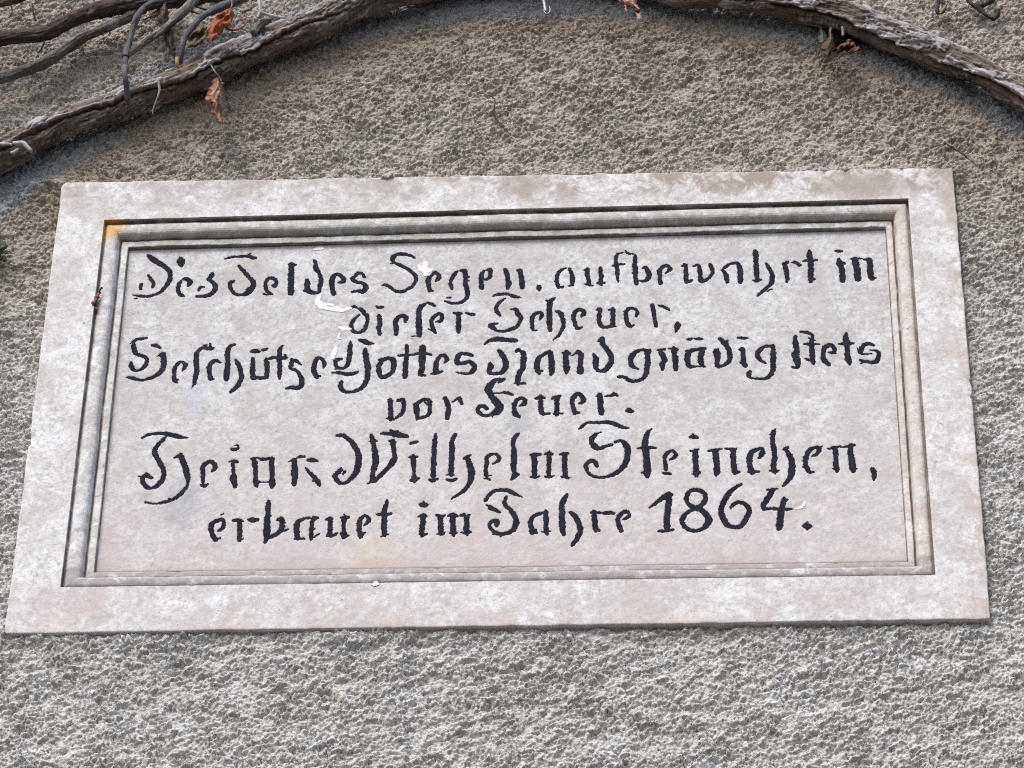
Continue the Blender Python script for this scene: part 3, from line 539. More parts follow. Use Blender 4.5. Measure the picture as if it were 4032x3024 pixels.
# ------------------------------------------------------------------ material helpers
class MatB:
    def __init__(s, name, rough=0.9, spec=0.25):
        s.m = bpy.data.materials.new(name); s.m.use_nodes = True; s.t = s.m.node_tree; s.N = s.t.nodes; s.L = s.t.links
        s.b = s.N['Principled BSDF']; s.b.inputs['Roughness'].default_value = rough; s.b.inputs['Specular IOR Level'].default_value = spec
        s.tc = s.N.new('ShaderNodeTexCoord'); s.obj = s.tc.outputs['Object']
    def link(s, a, b): s.L.new(a, b)
    def val(s, sock, v):
        if isinstance(v, (int, float)): sock.default_value = v
        elif isinstance(v, (tuple, list)):
            sock.default_value = tuple(v) if len(v) == len(sock.default_value) else tuple(v)+(1,)
        else: s.L.new(v, sock)
    def math(s, op, a, b=0.0, c=None, clamp=False):
        n = s.N.new('ShaderNodeMath'); n.operation = op; n.use_clamp = clamp
        s.val(n.inputs[0], a); s.val(n.inputs[1], b)
        if c is not None: s.val(n.inputs[2], c)
        return n.outputs[0]
    def noise(s, scale, detail=4, rough=0.5, vec=None, dist=0.0, off=0.0):
        n = s.N.new('ShaderNodeTexNoise'); n.inputs['Scale'].default_value = scale; n.inputs['Detail'].default_value = detail
        n.inputs['Roughness'].default_value = rough; n.inputs['Distortion'].default_value = dist
        v = vec or s.obj
        if off:
            a = s.N.new('ShaderNodeVectorMath'); a.operation = 'ADD'; s.link(v, a.inputs[0]); a.inputs[1].default_value = (off, off*0.7, -off); v = a.outputs[0]
        s.link(v, n.inputs['Vector']); return n.outputs['Fac']
    def ramp(s, x, a, b, smooth=True):
        n = s.N.new('ShaderNodeMapRange'); n.interpolation_type = 'SMOOTHSTEP' if smooth else 'LINEAR'
        s.val(n.inputs['Value'], x); n.inputs['From Min'].default_value = a; n.inputs['From Max'].default_value = b
        return n.outputs['Result']
    def mix(s, f, a, b, mode='MIX'):
        n = s.N.new('ShaderNodeMix'); n.data_type = 'RGBA'; n.blend_type = mode
        s.val(n.inputs[0], f); s.val(n.inputs[6], a); s.val(n.inputs[7], b); return n.outputs[2]
    def attr(s, name, vec=False):
        n = s.N.new('ShaderNodeAttribute'); n.attribute_name = name; return n.outputs['Vector' if vec else 'Fac']
    def xyz(s, v=None):
        n = s.N.new('ShaderNodeSeparateXYZ'); s.link(v or s.obj, n.inputs[0]); return n.outputs
    def scalevec(s, v, k):
        n = s.N.new('ShaderNodeVectorMath'); n.operation = 'MULTIPLY'; s.link(v, n.inputs[0]); n.inputs[1].default_value = k; return n.outputs[0]
    def spot(s, x, z, rx, rz, wob=0.5, ns=60):      # irregular stain of its own shape
        X = s.xyz()
        dx = s.math('DIVIDE', s.math('SUBTRACT', X[0], x), rx); dz = s.math('DIVIDE', s.math('SUBTRACT', X[2], z), rz)
        d = s.math('SQRT', s.math('ADD', s.math('MULTIPLY', dx, dx), s.math('MULTIPLY', dz, dz)))
        n = s.noise(ns, 5, 0.6, off=x*3+1)
        d = s.math('ADD', d, s.math('MULTIPLY', s.math('SUBTRACT', n, 0.5), wob*2))
        return s.ramp(d, 1.3, 0.4)
    def bump(s, h, dist, strength=1.0):
        n = s.N.new('ShaderNodeBump'); n.inputs['Distance'].default_value = dist; n.inputs['Strength'].default_value = strength
        s.link(h, n.inputs['Height'])
        if s.b.inputs['Normal'].is_linked: s.link(s.b.inputs['Normal'].links[0].from_socket, n.inputs['Normal'])
        s.link(n.outputs[0], s.b.inputs['Normal'])
    def color(s, c): s.val(s.b.inputs['Base Color'], c); return s.m

# ------------------------------------------------------------------ materials
def mat_wall():
    m = MatB('roughcast', 0.95, 0.15); X = m.xyz()
    big = m.noise(7, 5, 0.6); mid = m.noise(38, 4, 0.55, off=3.1); fine = m.noise(330, 4, 0.65, off=5.0, dist=0.4)
    grain = m.noise(900, 2, 0.5, off=8.0)
    zz = m.math('ADD', X[2], m.math('MULTIPLY', m.math('SUBTRACT', big, 0.5), 0.34))
    low = (0.53, 0.512, 0.488); high = (0.375, 0.340, 0.298)
    c = m.mix(m.ramp(zz, -0.12, 0.46), low, high)  # own browner tone higher up, plus painted falloff of light towards the top
    # brown band just inside the old stem's arch, bluish stem shadow painted along it
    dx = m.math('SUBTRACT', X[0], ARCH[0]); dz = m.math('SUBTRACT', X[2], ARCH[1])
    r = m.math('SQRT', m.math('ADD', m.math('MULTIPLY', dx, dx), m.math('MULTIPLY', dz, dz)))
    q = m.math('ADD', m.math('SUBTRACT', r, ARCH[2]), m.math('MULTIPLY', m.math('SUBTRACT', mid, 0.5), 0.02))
    brown = m.math('MULTIPLY', m.ramp(q, -0.19, -0.075), m.ramp(q, -0.035, -0.06))
    c = m.mix(m.math('MULTIPLY', brown, 0.6), c, (0.30, 0.235, 0.168))
    stem_shade = m.math('MULTIPLY', m.ramp(q, -0.07, -0.03), m.ramp(q, 0.03, 0.0))
    c = m.mix(m.math('MULTIPLY', stem_shade, 0.8), c, (0.305, 0.34, 0.385))
    c = m.mix(m.math('MULTIPLY', m.ramp(mid, 0.56, 0.72), m.ramp(zz, 0.2, -0.25)), c, (0.62, 0.63, 0.65))
    c = m.mix(m.math('MULTIPLY', m.ramp(fine, 0.52, 0.70), 0.5), c, (0.60, 0.58, 0.55))
    c = m.mix(m.math('MULTIPLY', m.ramp(fine, 0.48, 0.30), 0.65), c, (0.165, 0.125, 0.093))
    c = m.mix(m.math('MULTIPLY', m.ramp(grain, 0.66, 0.76), 0.5), c, (0.10, 0.075, 0.06))
    m.bump(m.noise(700, 4, 0.65, off=1.0), 0.0011); 
    return m.color(c)
def stone_base(m, k=1.0):
    lg = m.noise(16, 5, 0.62); md = m.noise(60, 5, 0.6, off=2.2, dist=0.6); sm = m.noise(190, 4, 0.6, off=4.4, dist=0.4); ti = m.noise(420, 2, 0.5, off=6.0); fi = m.noise(330, 4, 0.65, off=7.0, dist=0.5)
    c = m.mix(m.ramp(lg, 0.36, 0.64), (0.515*k, 0.495*k, 0.485*k), (0.62*k, 0.625*k, 0.635*k))
    c = m.mix(m.math('MULTIPLY', m.ramp(md, 0.51, 0.66), 0.85), c, (0.685*k, 0.70*k, 0.725*k))
    c = m.mix(m.math('MULTIPLY', m.ramp(md, 0.47, 0.32), 0.7), c, (0.42*k, 0.39*k, 0.37*k))
    c = m.mix(m.math('MULTIPLY', m.ramp(sm, 0.52, 0.66), 0.55), c, (0.70*k, 0.70*k, 0.715*k))
    c = m.mix(m.math('MULTIPLY', m.ramp(sm, 0.48, 0.35), 0.62), c, (0.38*k, 0.35*k, 0.34*k))
    c = m.mix(m.math('MULTIPLY', m.ramp(fi, 0.50, 0.36), 0.38), c, (0.36*k, 0.335*k, 0.325*k)); c = m.mix(m.math('MULTIPLY', m.ramp(fi, 0.54, 0.68), 0.4), c, (0.74*k, 0.74*k, 0.755*k))
    bl = m.noise(33, 6, 0.68, off=50.0, dist=0.9); c = m.mix(m.math('MULTIPLY', m.ramp(bl, 0.52, 0.63), 0.52), c, (0.44*k, 0.415*k, 0.385*k))
    pt = m.noise(240, 2, 0.4, off=52.0); ptm = m.math('MULTIPLY', m.ramp(pt, 0.705, 0.75), m.ramp(bl, 0.42, 0.5)); c = m.mix(m.math('MULTIPLY', ptm, 0.75), c, (0.17, 0.14, 0.13))
    # shell fragments: curved grey bits
    v = m.N.new('ShaderNodeTexVoronoi'); v.feature = 'DISTANCE_TO_EDGE'; v.inputs['Scale'].default_value = 70; v.inputs['Randomness'].default_value = 1
    m.link(m.obj, v.inputs['Vector'])
    arc = m.math('MULTIPLY', m.ramp(v.outputs['Distance'], 0.10, 0.03), m.ramp(m.noise(45, 2, 0.5, off=9.0), 0.58, 0.66))
    c = m.mix(m.math('MULTIPLY', arc, 0.45), c, (0.36, 0.34, 0.34))
    # pits
    pit = m.math('MULTIPLY', m.ramp(ti, 0.70, 0.78), m.ramp(lg, 0.40, 0.6))
    c = m.mix(m.math('MULTIPLY', pit, 0.6), c, (0.30, 0.27, 0.26))
    m.bump(m.noise(150, 5, 0.6, off=3.3), 0.0007); m.bump(m.math('MULTIPLY', pit, -1.0), 0.0006)
    return c
def mat_frame():
    m = MatB('weathered_limestone', 0.85, 0.25); c = stone_base(m, 1.0); X = m.xyz(); bb = m.noise(11, 6, 0.68, off=46.0, dist=0.9); c = m.mix(m.math('MULTIPLY', m.ramp(bb, 0.50, 0.62), 0.5), c, (0.43, 0.395, 0.37))
    n = m.noise(55, 5, 0.62, off=12.0, dist=0.8); n2 = m.noise(19, 3, 0.5, off=14.0)
    # brown-grey crust along the top edge, patchy
    top = m.math('MULTIPLY', m.ramp(X[2], 0.255, 0.288), m.ramp(m.math('ADD', n, m.math('MULTIPLY', n2, 0.5)), 0.65, 0.86))
    right = m.ramp(X[0], -0.35, 0.30)
    c = m.mix(m.math('MULTIPLY', m.math('MULTIPLY', top, m.math('ADD', 0.5, m.math('MULTIPLY', right, 0.5))), 0.95), c, (0.29, 0.245, 0.21))
    for sp, rx, rz, k in ((ST['top1'], .018, .022, .8), (ST['top2'], .055, .020, .85), (ST['r1'], .012, .045, .6)):
        c = m.mix(m.math('MULTIPLY', m.spot(sp[0], sp[1], rx, rz, 0.7, 70), k), c, (0.33, 0.285, 0.25))
    rim = m.math('MULTIPLY', m.ramp(X[0], 0.476, 0.497), m.ramp(n, 0.46, 0.56))
    c = m.mix(m.math('MULTIPLY', rim, 0.6), c, (0.42, 0.345, 0.28))
    bot = m.math('MULTIPLY', m.ramp(X[2], -0.275, -0.305), m.ramp(m.noise(30, 4, .6, off=17), 0.5, 0.62))
    c = m.mix(m.math('MULTIPLY', bot, 0.45), c, (0.50, 0.42, 0.34))
    lower = m.math('MULTIPLY', m.ramp(X[2], -0.235, -0.262), m.ramp(m.noise(24, 5, .6, off=19), 0.42, 0.58))
    c = m.mix(m.math('MULTIPLY', lower, 0.45), c, (0.43, 0.37, 0.355))
    return m.color(c)
def mat_moulding():
    m = MatB('moulded_limestone', 0.85, 0.25); c = stone_base(m, 0.97); X = m.xyz()
    n = m.noise(70, 5, 0.65, off=22.0, dist=0.5)
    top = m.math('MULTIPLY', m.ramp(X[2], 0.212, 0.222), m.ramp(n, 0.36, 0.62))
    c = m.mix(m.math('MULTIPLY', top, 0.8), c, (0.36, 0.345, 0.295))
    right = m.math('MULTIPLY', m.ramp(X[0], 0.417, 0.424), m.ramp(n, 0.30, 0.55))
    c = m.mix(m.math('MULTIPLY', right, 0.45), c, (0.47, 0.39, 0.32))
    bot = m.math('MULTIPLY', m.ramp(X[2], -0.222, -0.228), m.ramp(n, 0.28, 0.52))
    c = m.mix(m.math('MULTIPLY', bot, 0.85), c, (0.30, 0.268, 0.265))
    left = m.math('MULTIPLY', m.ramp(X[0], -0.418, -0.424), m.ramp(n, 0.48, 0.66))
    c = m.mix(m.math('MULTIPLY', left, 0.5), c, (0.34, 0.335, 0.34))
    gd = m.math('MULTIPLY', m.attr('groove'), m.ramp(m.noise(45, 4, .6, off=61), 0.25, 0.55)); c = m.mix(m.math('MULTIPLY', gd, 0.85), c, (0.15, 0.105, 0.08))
    c = m.mix(m.math('MULTIPLY', m.spot(ST['orange'][0], ST['orange'][1]-.006, .021, .019, 0.4, 90), 0.9), c, (0.60, 0.37, 0.14))
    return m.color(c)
def mat_panel():
    m = MatB('inscribed_limestone', 0.85, 0.25); c = stone_base(m, 0.87); X = m.xyz(); bb = m.noise(9, 5, 0.65, off=44.0, dist=0.7); c = m.mix(m.math('MULTIPLY', m.ramp(bb, 0.47, 0.62), 0.5), c, (0.40, 0.37, 0.365))
    sk = m.noise(260, 3, 0.6, off=40.0); c = m.mix(m.math('MULTIPLY', m.ramp(sk, 0.60, 0.70), 0.5), c, (0.33, 0.315, 0.325))
    n = m.noise(28, 5, 0.6, off=30.0)
    pink = m.ramp(m.math('ADD', X[2], m.math('MULTIPLY', m.math('SUBTRACT', n, 0.5), 0.5)), 0.12, -0.26)
    c = m.mix(m.math('MULTIPLY', pink, 0.42), c, (0.50, 0.435, 0.42))
    for key, rx, rz, k, col in (('yellow', .034, .022, .5, (0.54, 0.45, 0.33)), ('grey1', .022, .036, .5, (0.27, 0.285, 0.33)), ('grey2', .012, .022, .55, (0.33, 0.34, 0.37)),
                               ('grey3', .012, .02, .55, (0.34, 0.345, 0.38)), ('grey4', .012, .03, .5, (0.42, 0.44, 0.50))):
        sp = ST[key]; c = m.mix(m.math('MULTIPLY', m.spot(sp[0], sp[1], rx, rz, 0.6, 80), k), c, col)
    # dust-brown margin along the lower ledge
    led = m.math('MULTIPLY', m.ramp(X[2], -0.200, -0.226), m.ramp(n, 0.3, 0.6))
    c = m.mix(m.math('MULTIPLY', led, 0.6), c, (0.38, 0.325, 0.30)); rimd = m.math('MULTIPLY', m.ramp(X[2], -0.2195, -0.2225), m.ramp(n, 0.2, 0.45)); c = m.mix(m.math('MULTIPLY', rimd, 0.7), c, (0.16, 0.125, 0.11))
    return m.color(c)
def mat_paint():
    m = MatB('black_lettering_paint', 0.9, 0.10)
    n = m.noise(160, 4, 0.6); f = m.noise(600, 3, 0.6, off=2)
    c = m.mix(m.ramp(n, 0.35, 0.7), (0.0105, 0.0115, 0.020), (0.020, 0.022, 0.034))
    worn = m.math('MULTIPLY', m.ramp(f, 0.58, 0.70), m.ramp(m.noise(26, 3, .5, off=4), 0.50, 0.62))
    c = m.mix(m.math('MULTIPLY', worn, 0.6), c, (0.20, 0.195, 0.20))
    m.bump(f, 0.0004); return m.color(c)
def mat_flat(name, col, col2=None, ns=90, rough=0.8, spec=0.25, metal=0.0, bump=0.0006):
    m = MatB(name, rough, spec); m.b.inputs['Metallic'].default_value = metal
    n = m.noise(ns, 5, 0.6); c = m.mix(m.ramp(n, 0.35, 0.68), col, col2 or tuple(q*0.6 for q in col))
    m.bump(m.noise(ns*3, 4, 0.6, off=2), bump); return m.color(c)
def mat_bark(name, brown, grey, red, gw=0.5):
    m = MatB(name, 0.9, 0.2); al = m.attr('along', True); bk = m.attr('bark')
    st = m.scalevec(al, (26.0, 150.0, 26.0)); st2 = m.scalevec(al, (70.0, 420.0, 70.0))
    n = m.noise(1.0, 5, 0.65, vec=st, dist=0.6); n2 = m.noise(1.0, 4, 0.6, vec=st2)
    pn = m.noise(14, 4, 0.6)
    c = m.mix(m.ramp(n, 0.36, 0.66), brown, tuple(q*0.42 for q in brown))
    gmask = m.math('MULTIPLY', m.ramp(m.math('ADD', pn, m.math('MULTIPLY', n, 0.5)), 0.86-0.28*gw, 1.02-0.28*gw), m.ramp(bk, 0.30, 0.75))
    c = m.mix(gmask, c, m.mix(m.ramp(n2, 0.35, 0.65), grey, tuple(q*0.62 for q in grey)))
    crack = m.math('MULTIPLY', m.ramp(bk, 0.155, 0.07), m.ramp(pn, 0.30, 0.45))
    c = m.mix(m.math('MULTIPLY', crack, 0.85), c, red)
    c = m.mix(m.math('MULTIPLY', m.ramp(n2, 0.62, 0.74), 0.35), c, (0.36, 0.31, 0.27))
    m.bump(n2, 0.0012); m.bump(n, 0.0016); return m.color(c)
def mat_leaf(name, c1, c2, c3):
    m = MatB(name, 0.6, 0.3); al = m.attr('along', True); X = m.xyz(al)
    n = m.noise(120, 5, 0.6); n2 = m.noise(45, 3, .5, off=4)
    c = m.mix(m.ramp(n, 0.35, 0.68), c1, c2); c = m.mix(m.ramp(n2, 0.55, 0.7), c, c3)
    vein = m.ramp(m.math('ABSOLUTE', m.math('SUBTRACT', X[1], 0.5)), 0.05, 0.015)
    c = m.mix(m.math('MULTIPLY', vein, 0.5), c, tuple(min(1, q*1.5) for q in c1))
    m.bump(n, 0.0009); m.b.inputs['Subsurface Weight'].default_value = 0.0
    return m.color(c)
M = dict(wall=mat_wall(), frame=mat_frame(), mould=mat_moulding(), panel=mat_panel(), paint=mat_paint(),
    white=mat_flat('white_paint_drip', (0.80, 0.80, 0.79), (0.66, 0.66, 0.65), rough=0.8),
    bark=mat_bark('old_vine_bark', (0.185, 0.146, 0.118), (0.43, 0.405, 0.42), (0.20, 0.075, 0.034), 1.15),
    bark_dark=mat_bark('dark_vine_bark', (0.085, 0.062, 0.055), (0.20, 0.18, 0.17), (0.07, 0.035, 0.025), 0.3),
    bark_grey=mat_bark('grey_vine_bark', (0.135, 0.115, 0.098), (0.27, 0.275, 0.27), (0.08, 0.055, 0.045), 0.6),
    shoot=mat_bark('smooth_shoot_bark', (0.125, 0.125, 0.135), (0.20, 0.205, 0.225), (0.10, 0.09, 0.09), 0.6),
    pale=mat_flat('bleached_wood', (0.42, 0.42, 0.45), (0.27, 0.255, 0.255), 120),
    cut=mat_flat('cut_wood', (0.55, 0.45, 0.27), (0.40, 0.30, 0.17), 150),
    stub=mat_flat('dark_stub_wood', (0.085, 0.07, 0.055), (0.17, 0.15, 0.13), 90),
    dead=mat_flat('dead_tendril', (0.045, 0.034, 0.030), (0.022, 0.018, 0.018), 120),
    tendril=mat_flat('pale_tendril', (0.24, 0.22, 0.19), (0.14, 0.125, 0.11), 120),
    orange=mat_leaf('orange_dry_leaf', (0.29, 0.080, 0.022), (0.17, 0.045, 0.015), (0.36, 0.13, 0.05)),
    brown=mat_leaf('dark_brown_leaf', (0.075, 0.042, 0.024), (0.045, 0.026, 0.016), (0.11, 0.065, 0.03)),
    tan=mat_leaf('tan_leaf', (0.22, 0.14, 0.06), (0.10, 0.06, 0.03), (0.34, 0.27, 0.17)),
    olive=mat_leaf('olive_leaf', (0.105, 0.078, 0.040), (0.055, 0.042, 0.024), (0.17, 0.13, 0.085)),
    hang=mat_leaf('rust_leaf', (0.24, 0.115, 0.062), (0.13, 0.055, 0.03), (0.40, 0.26, 0.185)),
    peach=mat_leaf('peach_leaf', (0.46, 0.27, 0.19), (0.36, 0.19, 0.125), (0.50, 0.33, 0.25)),
    rust=mat_leaf('russet_leaf', (0.115, 0.046, 0.020), (0.06, 0.026, 0.015), (0.15, 0.075, 0.042)),
    fold=mat_leaf('folded_leaf', (0.10, 0.067, 0.038), (0.06, 0.038, 0.022), (0.15, 0.105, 0.065)),
    gg=mat_leaf('grey_green_leaf', (0.075, 0.095, 0.080), (0.05, 0.068, 0.056), (0.11, 0.11, 0.06)),  # rust, fold and gg darkened in colour for the shade they hang in
    red=mat_leaf('red_leaf', (0.19, 0.062, 0.055), (0.10, 0.032, 0.028), (0.28, 0.13, 0.12)),
    green=mat_leaf('green_leaf', (0.030, 0.062, 0.018), (0.018, 0.036, 0.012), (0.055, 0.085, 0.02)),
    metal=mat_flat('zinc_hook', (0.30, 0.32, 0.31), (0.20, 0.21, 0.205), 150, rough=0.5, metal=0.6),
    gap_black=mat_flat('gap_shade_black', (0.008, 0.008, 0.009), (0.012, 0.011, 0.011), 90, rough=0.95, spec=0.03),  # near-black, stands in for shade in the gap under the stem
    ground=mat_flat('dark_paving', (0.055, 0.05, 0.045), (0.04, 0.036, 0.032), 6, bump=0.004))

# ------------------------------------------------------------------ setting: ground
G = 60.0
g = mesh('ground', [(-G, -G, -ORG.z), (G, -G, -ORG.z), (G, 6, -ORG.z), (-G, 6, -ORG.z)], np.array([[0, 1, 2, 3]]), M['ground'])
g['kind'] = 'structure'

# ------------------------------------------------------------------ plaque geometry helpers (metres, plaque centred)
Q0, Q1, Q2 = (np.array(q)/1000.0 for q in (Q0, Q1, Q2))   # TL TR BR BL in (x, z)
YF, YP = -0.009, 0.008
def bil(Q, u, v):                        # u left->right, v top->bottom
    u = u[..., None]; v = v[..., None]
    return (Q[0]*(1-u)+Q[1]*u)*(1-v) + (Q[3]*(1-u)+Q[2]*u)*v
def plaque_dist(x, z):                   # signed distance inside (+) the outer outline, approx
    d = np.full(x.shape, 9.0, np.float32)
    for i in range(4):
        a, b = Q0[i], Q0[(i+1) % 4]; e = (b-a)/np.linalg.norm(b-a); n = np.array([e[1], -e[0]])   # inward for TL->TR->BR->BL
        d = np.minimum(d, (x-a[0])*n[0] + (z-a[1])*n[1])
    return d

# ------------------------------------------------------------------ the roughcast wall
def rough(X, Z):
    wx = X + 0.0016*vn(X/0.006, Z/0.006, 91) + 0.0006*vn(X/0.002, Z/0.002, 93); wz = Z + 0.0016*vn(X/0.006, Z/0.006, 92) + 0.0006*vn(X/0.002, Z/0.002, 94)
    m1 = np.clip(0.75 + 0.9*fbm(X/0.030, Z/0.022, 55, 3), 0.15, 1.5); m2 = np.clip(0.8 + 0.9*fbm(X/0.018, Z/0.014, 57, 3), 0.2, 1.6)
    rx = (wx*0.88+wz*0.47); rz = (wz*0.88-wx*0.47)
    h = 0.0048*m1*blobs(wx, wz, 0.0047, 11, R(24), 1.45, (0.5, 0.95)) + 0.0040*m2*blobs(wx, wz, 0.0027, 31, R(33), 1.6, (0.5, 0.9)) + 0.0030*fbm(rx/0.0105, rz/0.0062, 47, 4, 0.62)
    n1 = fbm(rx/0.0085, rz/0.0048, 71, 3); n2 = fbm(rx/0.0050+9, rz/0.0031, 77, 2)
    h = h - 0.0026*m1*np.exp(-(n1/0.10)**2) - 0.0018*m2*np.exp(-(n2/0.12)**2)                  # crevices between the thrown grains
    h = h + 0.0007*vn(X/0.0020, Z/0.0018, 41) + 0.0018*fbm(X/0.026, Z/0.020, 51, 3) + 0.0022*fbm(X/0.11, Z/0.09, 61, 2)
    big = sstep(0.46, 0.70, fbm(rx/0.0150, rz/0.0080, 75, 3)); h = h - 0.0030*big
    return h
def build_wall():
    x0, x1, z0, z1, st = -0.70, 0.70, -0.56, 0.71, 0.0009
    xs = np.arange(x0, x1+1e-6, st, dtype=np.float32); zs = np.arange(z0, z1+1e-6, st, dtype=np.float32)
    X, Z = np.meshgrid(xs, zs, indexing='ij')
    h = rough(X, Z)
    d = plaque_dist(X, Z)
    ztop = Q0[0][1] + (Q0[1][1]-Q0[0][1])*(X+0.5)
    up = Z - ztop
    h = h + np.where((up > -0.02) & (np.abs(X) < 0.55), 0.0080*np.exp(-np.abs(up)/0.010)*np.clip(0.62+1.2*fbm(X/0.022, Z/0.022, 81, 4), 0, 1.5), 0)
    dn = np.where((Z < -0.28) & (np.abs(X) < 0.52), np.exp(-np.maximum(-d, 0)/0.022), 0)
    h = h + dn*(0.0050 + 0.0026*sstep(0.25, -0.35, X + 0.25*vn(X/0.05, Z/0.2, 85)))
    h = h - (0.0022+0.003*sstep(-0.3, 0.2, X))*np.exp(-np.abs(d+0.0010)/0.0015)*(Z < 0.29)*(d < 0.004)*np.clip(0.6+0.9*fbm(X/0.02, Z/0.02, 86, 3), 0, 1.2)      # open joint at sides and below
    Y = -(h - 0.0040)
    Y = np.where((Z < 0.28) & (d > 0.0004), np.maximum(Y, -0.003), Y)
    Y = np.where(d > np.where(Z > 0.28, 0.009, 0.006), 0.05, Y)
    V = np.stack([X, Y, Z], -1).reshape(-1, 3); F = grid_faces(len(xs), len(zs))[:, ::-1]
    F = F[d.ravel()[F].min(1) < 0.014]
    VV = [V]; FF = [F]; n = len(V)
    # the same roughcast further out, at a coarser grain, butted to the dense field
    s2 = 0.0035; xa, xb, za, zb2 = -2.3, 2.3, -1.5, 1.7
    for (a, b), (c, e) in (((xa, za), (xb, z0)), ((xa, z1), (xb, zb2)), ((xa, z0), (x0, z1)), ((x1, z0), (xb, z1))):
        X2, Z2 = np.meshgrid(np.linspace(a, c, int((c-a)/s2)+1).astype(np.float32), np.linspace(b, e, int((e-b)/s2)+1).astype(np.float32), indexing='ij')
        V2 = np.stack([X2, -(rough(X2, Z2)-0.0040), Z2], -1).reshape(-1, 3)
        VV.append(V2); FF.append(grid_faces(*X2.shape)[:, ::-1]+n); n += len(V2)
    zb, zt, xl, xr = -ORG.z, 2.4, -6.0, 6.0
    for (a, b), (c, e) in (((xl, zb), (xr, za)), ((xl, zb2), (xr, zt)), ((xl, za), (xa, zb2)), ((xb, za), (xr, zb2))):
        VV.append(np.array([(a, 0, b), (c, 0, b), (c, 0, e), (a, 0, e)], np.float32)); FF.append(np.array([[n, n+1, n+2, n+3]])); n += 4
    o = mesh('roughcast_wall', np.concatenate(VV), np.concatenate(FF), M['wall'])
    tag(o, 'rough grey-brown roughcast wall that the inscribed stone plaque is set into', 'wall')
build_wall()

# ------------------------------------------------------------------ the plaque
plq = tag(empty('stone_plaque', (0, 0, -0.31)), 'pale limestone plaque with moulded recess and black German blackletter-style inscription, set in the wall', 'plaque')
def ring(Qa, Qb, t, n):                  # closed loop of points on the quad interpolated between Qa and Qb
    q = Qa + (Qb-Qa)*t; out = []
    for i in range(4):
        k = np.arange(n[i])/n[i]; out.append(q[i] + (q[(i+1) % 4]-q[i])*k[:, None])
    return np.concatenate(out)
NS = (820, 520, 820, 520); NR = sum(NS)
def build_frame():
    prof = [(0.0, 0.030), (0.0, 0.010), (0.0, 0.0), (0.0, -0.0065), (0.0001, -0.0078), (0.0004, -0.0085), (0.0010, -0.0089), (0.0022, YF)]
    ins = [(a, y) for a, y in prof]; nf = 44
    for k in range(1, nf+1): ins.append((None, k/nf))
    rad = {0: 0.010, 1: 0.003, 2: 0.003, 3: 0.004}
    V = []
    base = ring(Q0, Q1, 0.0, NS)
    for a, y in ins:
        if a is None:
            t = 0.062 + (1-0.062)*y; p = ring(Q0, Q1, t, NS); yy = np.full(NR, YF); inset = t*0.052
        else:
            p = ring(Q0, Q1, a/0.052, NS); yy = np.full(NR, y); inset = a
        # worn, slightly uneven arris
        fade = math.exp(-inset/0.006)
        nx = fbm(base[:, 0]/0.018, base[:, 1]/0.018, 5, 4)*np.where(base[:, 1] > 0.30, 2.4, 1.0); chip = sstep(0.42, 0.75, fbm(base[:, 0]/0.021+40, base[:, 1]/0.021, 9, 4))
        c = p.mean(0); inward = -np.stack([np.sign(base[:, 0])*(np.abs(np.abs(base[:, 0])-0.5) < 0.004), np.sign(base[:, 1])*(np.abs(np.abs(base[:, 1])-0.3085) < 0.004)], -1)
        p = p + inward*((0.0009*nx + 0.0020*chip)*fade)[:, None]
        # rounded corners
        for i, rr in rad.items():
            cq = Q0[i]; sx = -np.sign(cq[0]); sz = -np.sign(cq[1])
            A = (p[:, 0]-cq[0])*sx; B = (p[:, 1]-cq[1])*sz
            k = (A < rr) & (B < rr)
            va = rr-A; vb = rr-B; mx = np.maximum(va, vb); ln = np.sqrt(va*va+vb*vb)+1e-9
            s = np.where(k, mx/ln, 1)
            p[:, 0] = np.where(k, cq[0]+sx*(rr-va*s), p[:, 0]); p[:, 1] = np.where(k, cq[1]+sz*(rr-vb*s), p[:, 1])
        yy = yy + np.where(yy < -0.004, 0.00035*fbm(p[:, 0]/0.02, p[:, 1]/0.02, 15, 4) + 0.0012*chip*fade, 0)
        V.append(np.stack([p[:, 0], yy, p[:, 1]], -1))
    V = np.stack(V, 1).reshape(-1, 3)
    return mesh('frame', V, grid_faces(NR, len(ins), True), M['frame'], plq)
frame = build_frame()
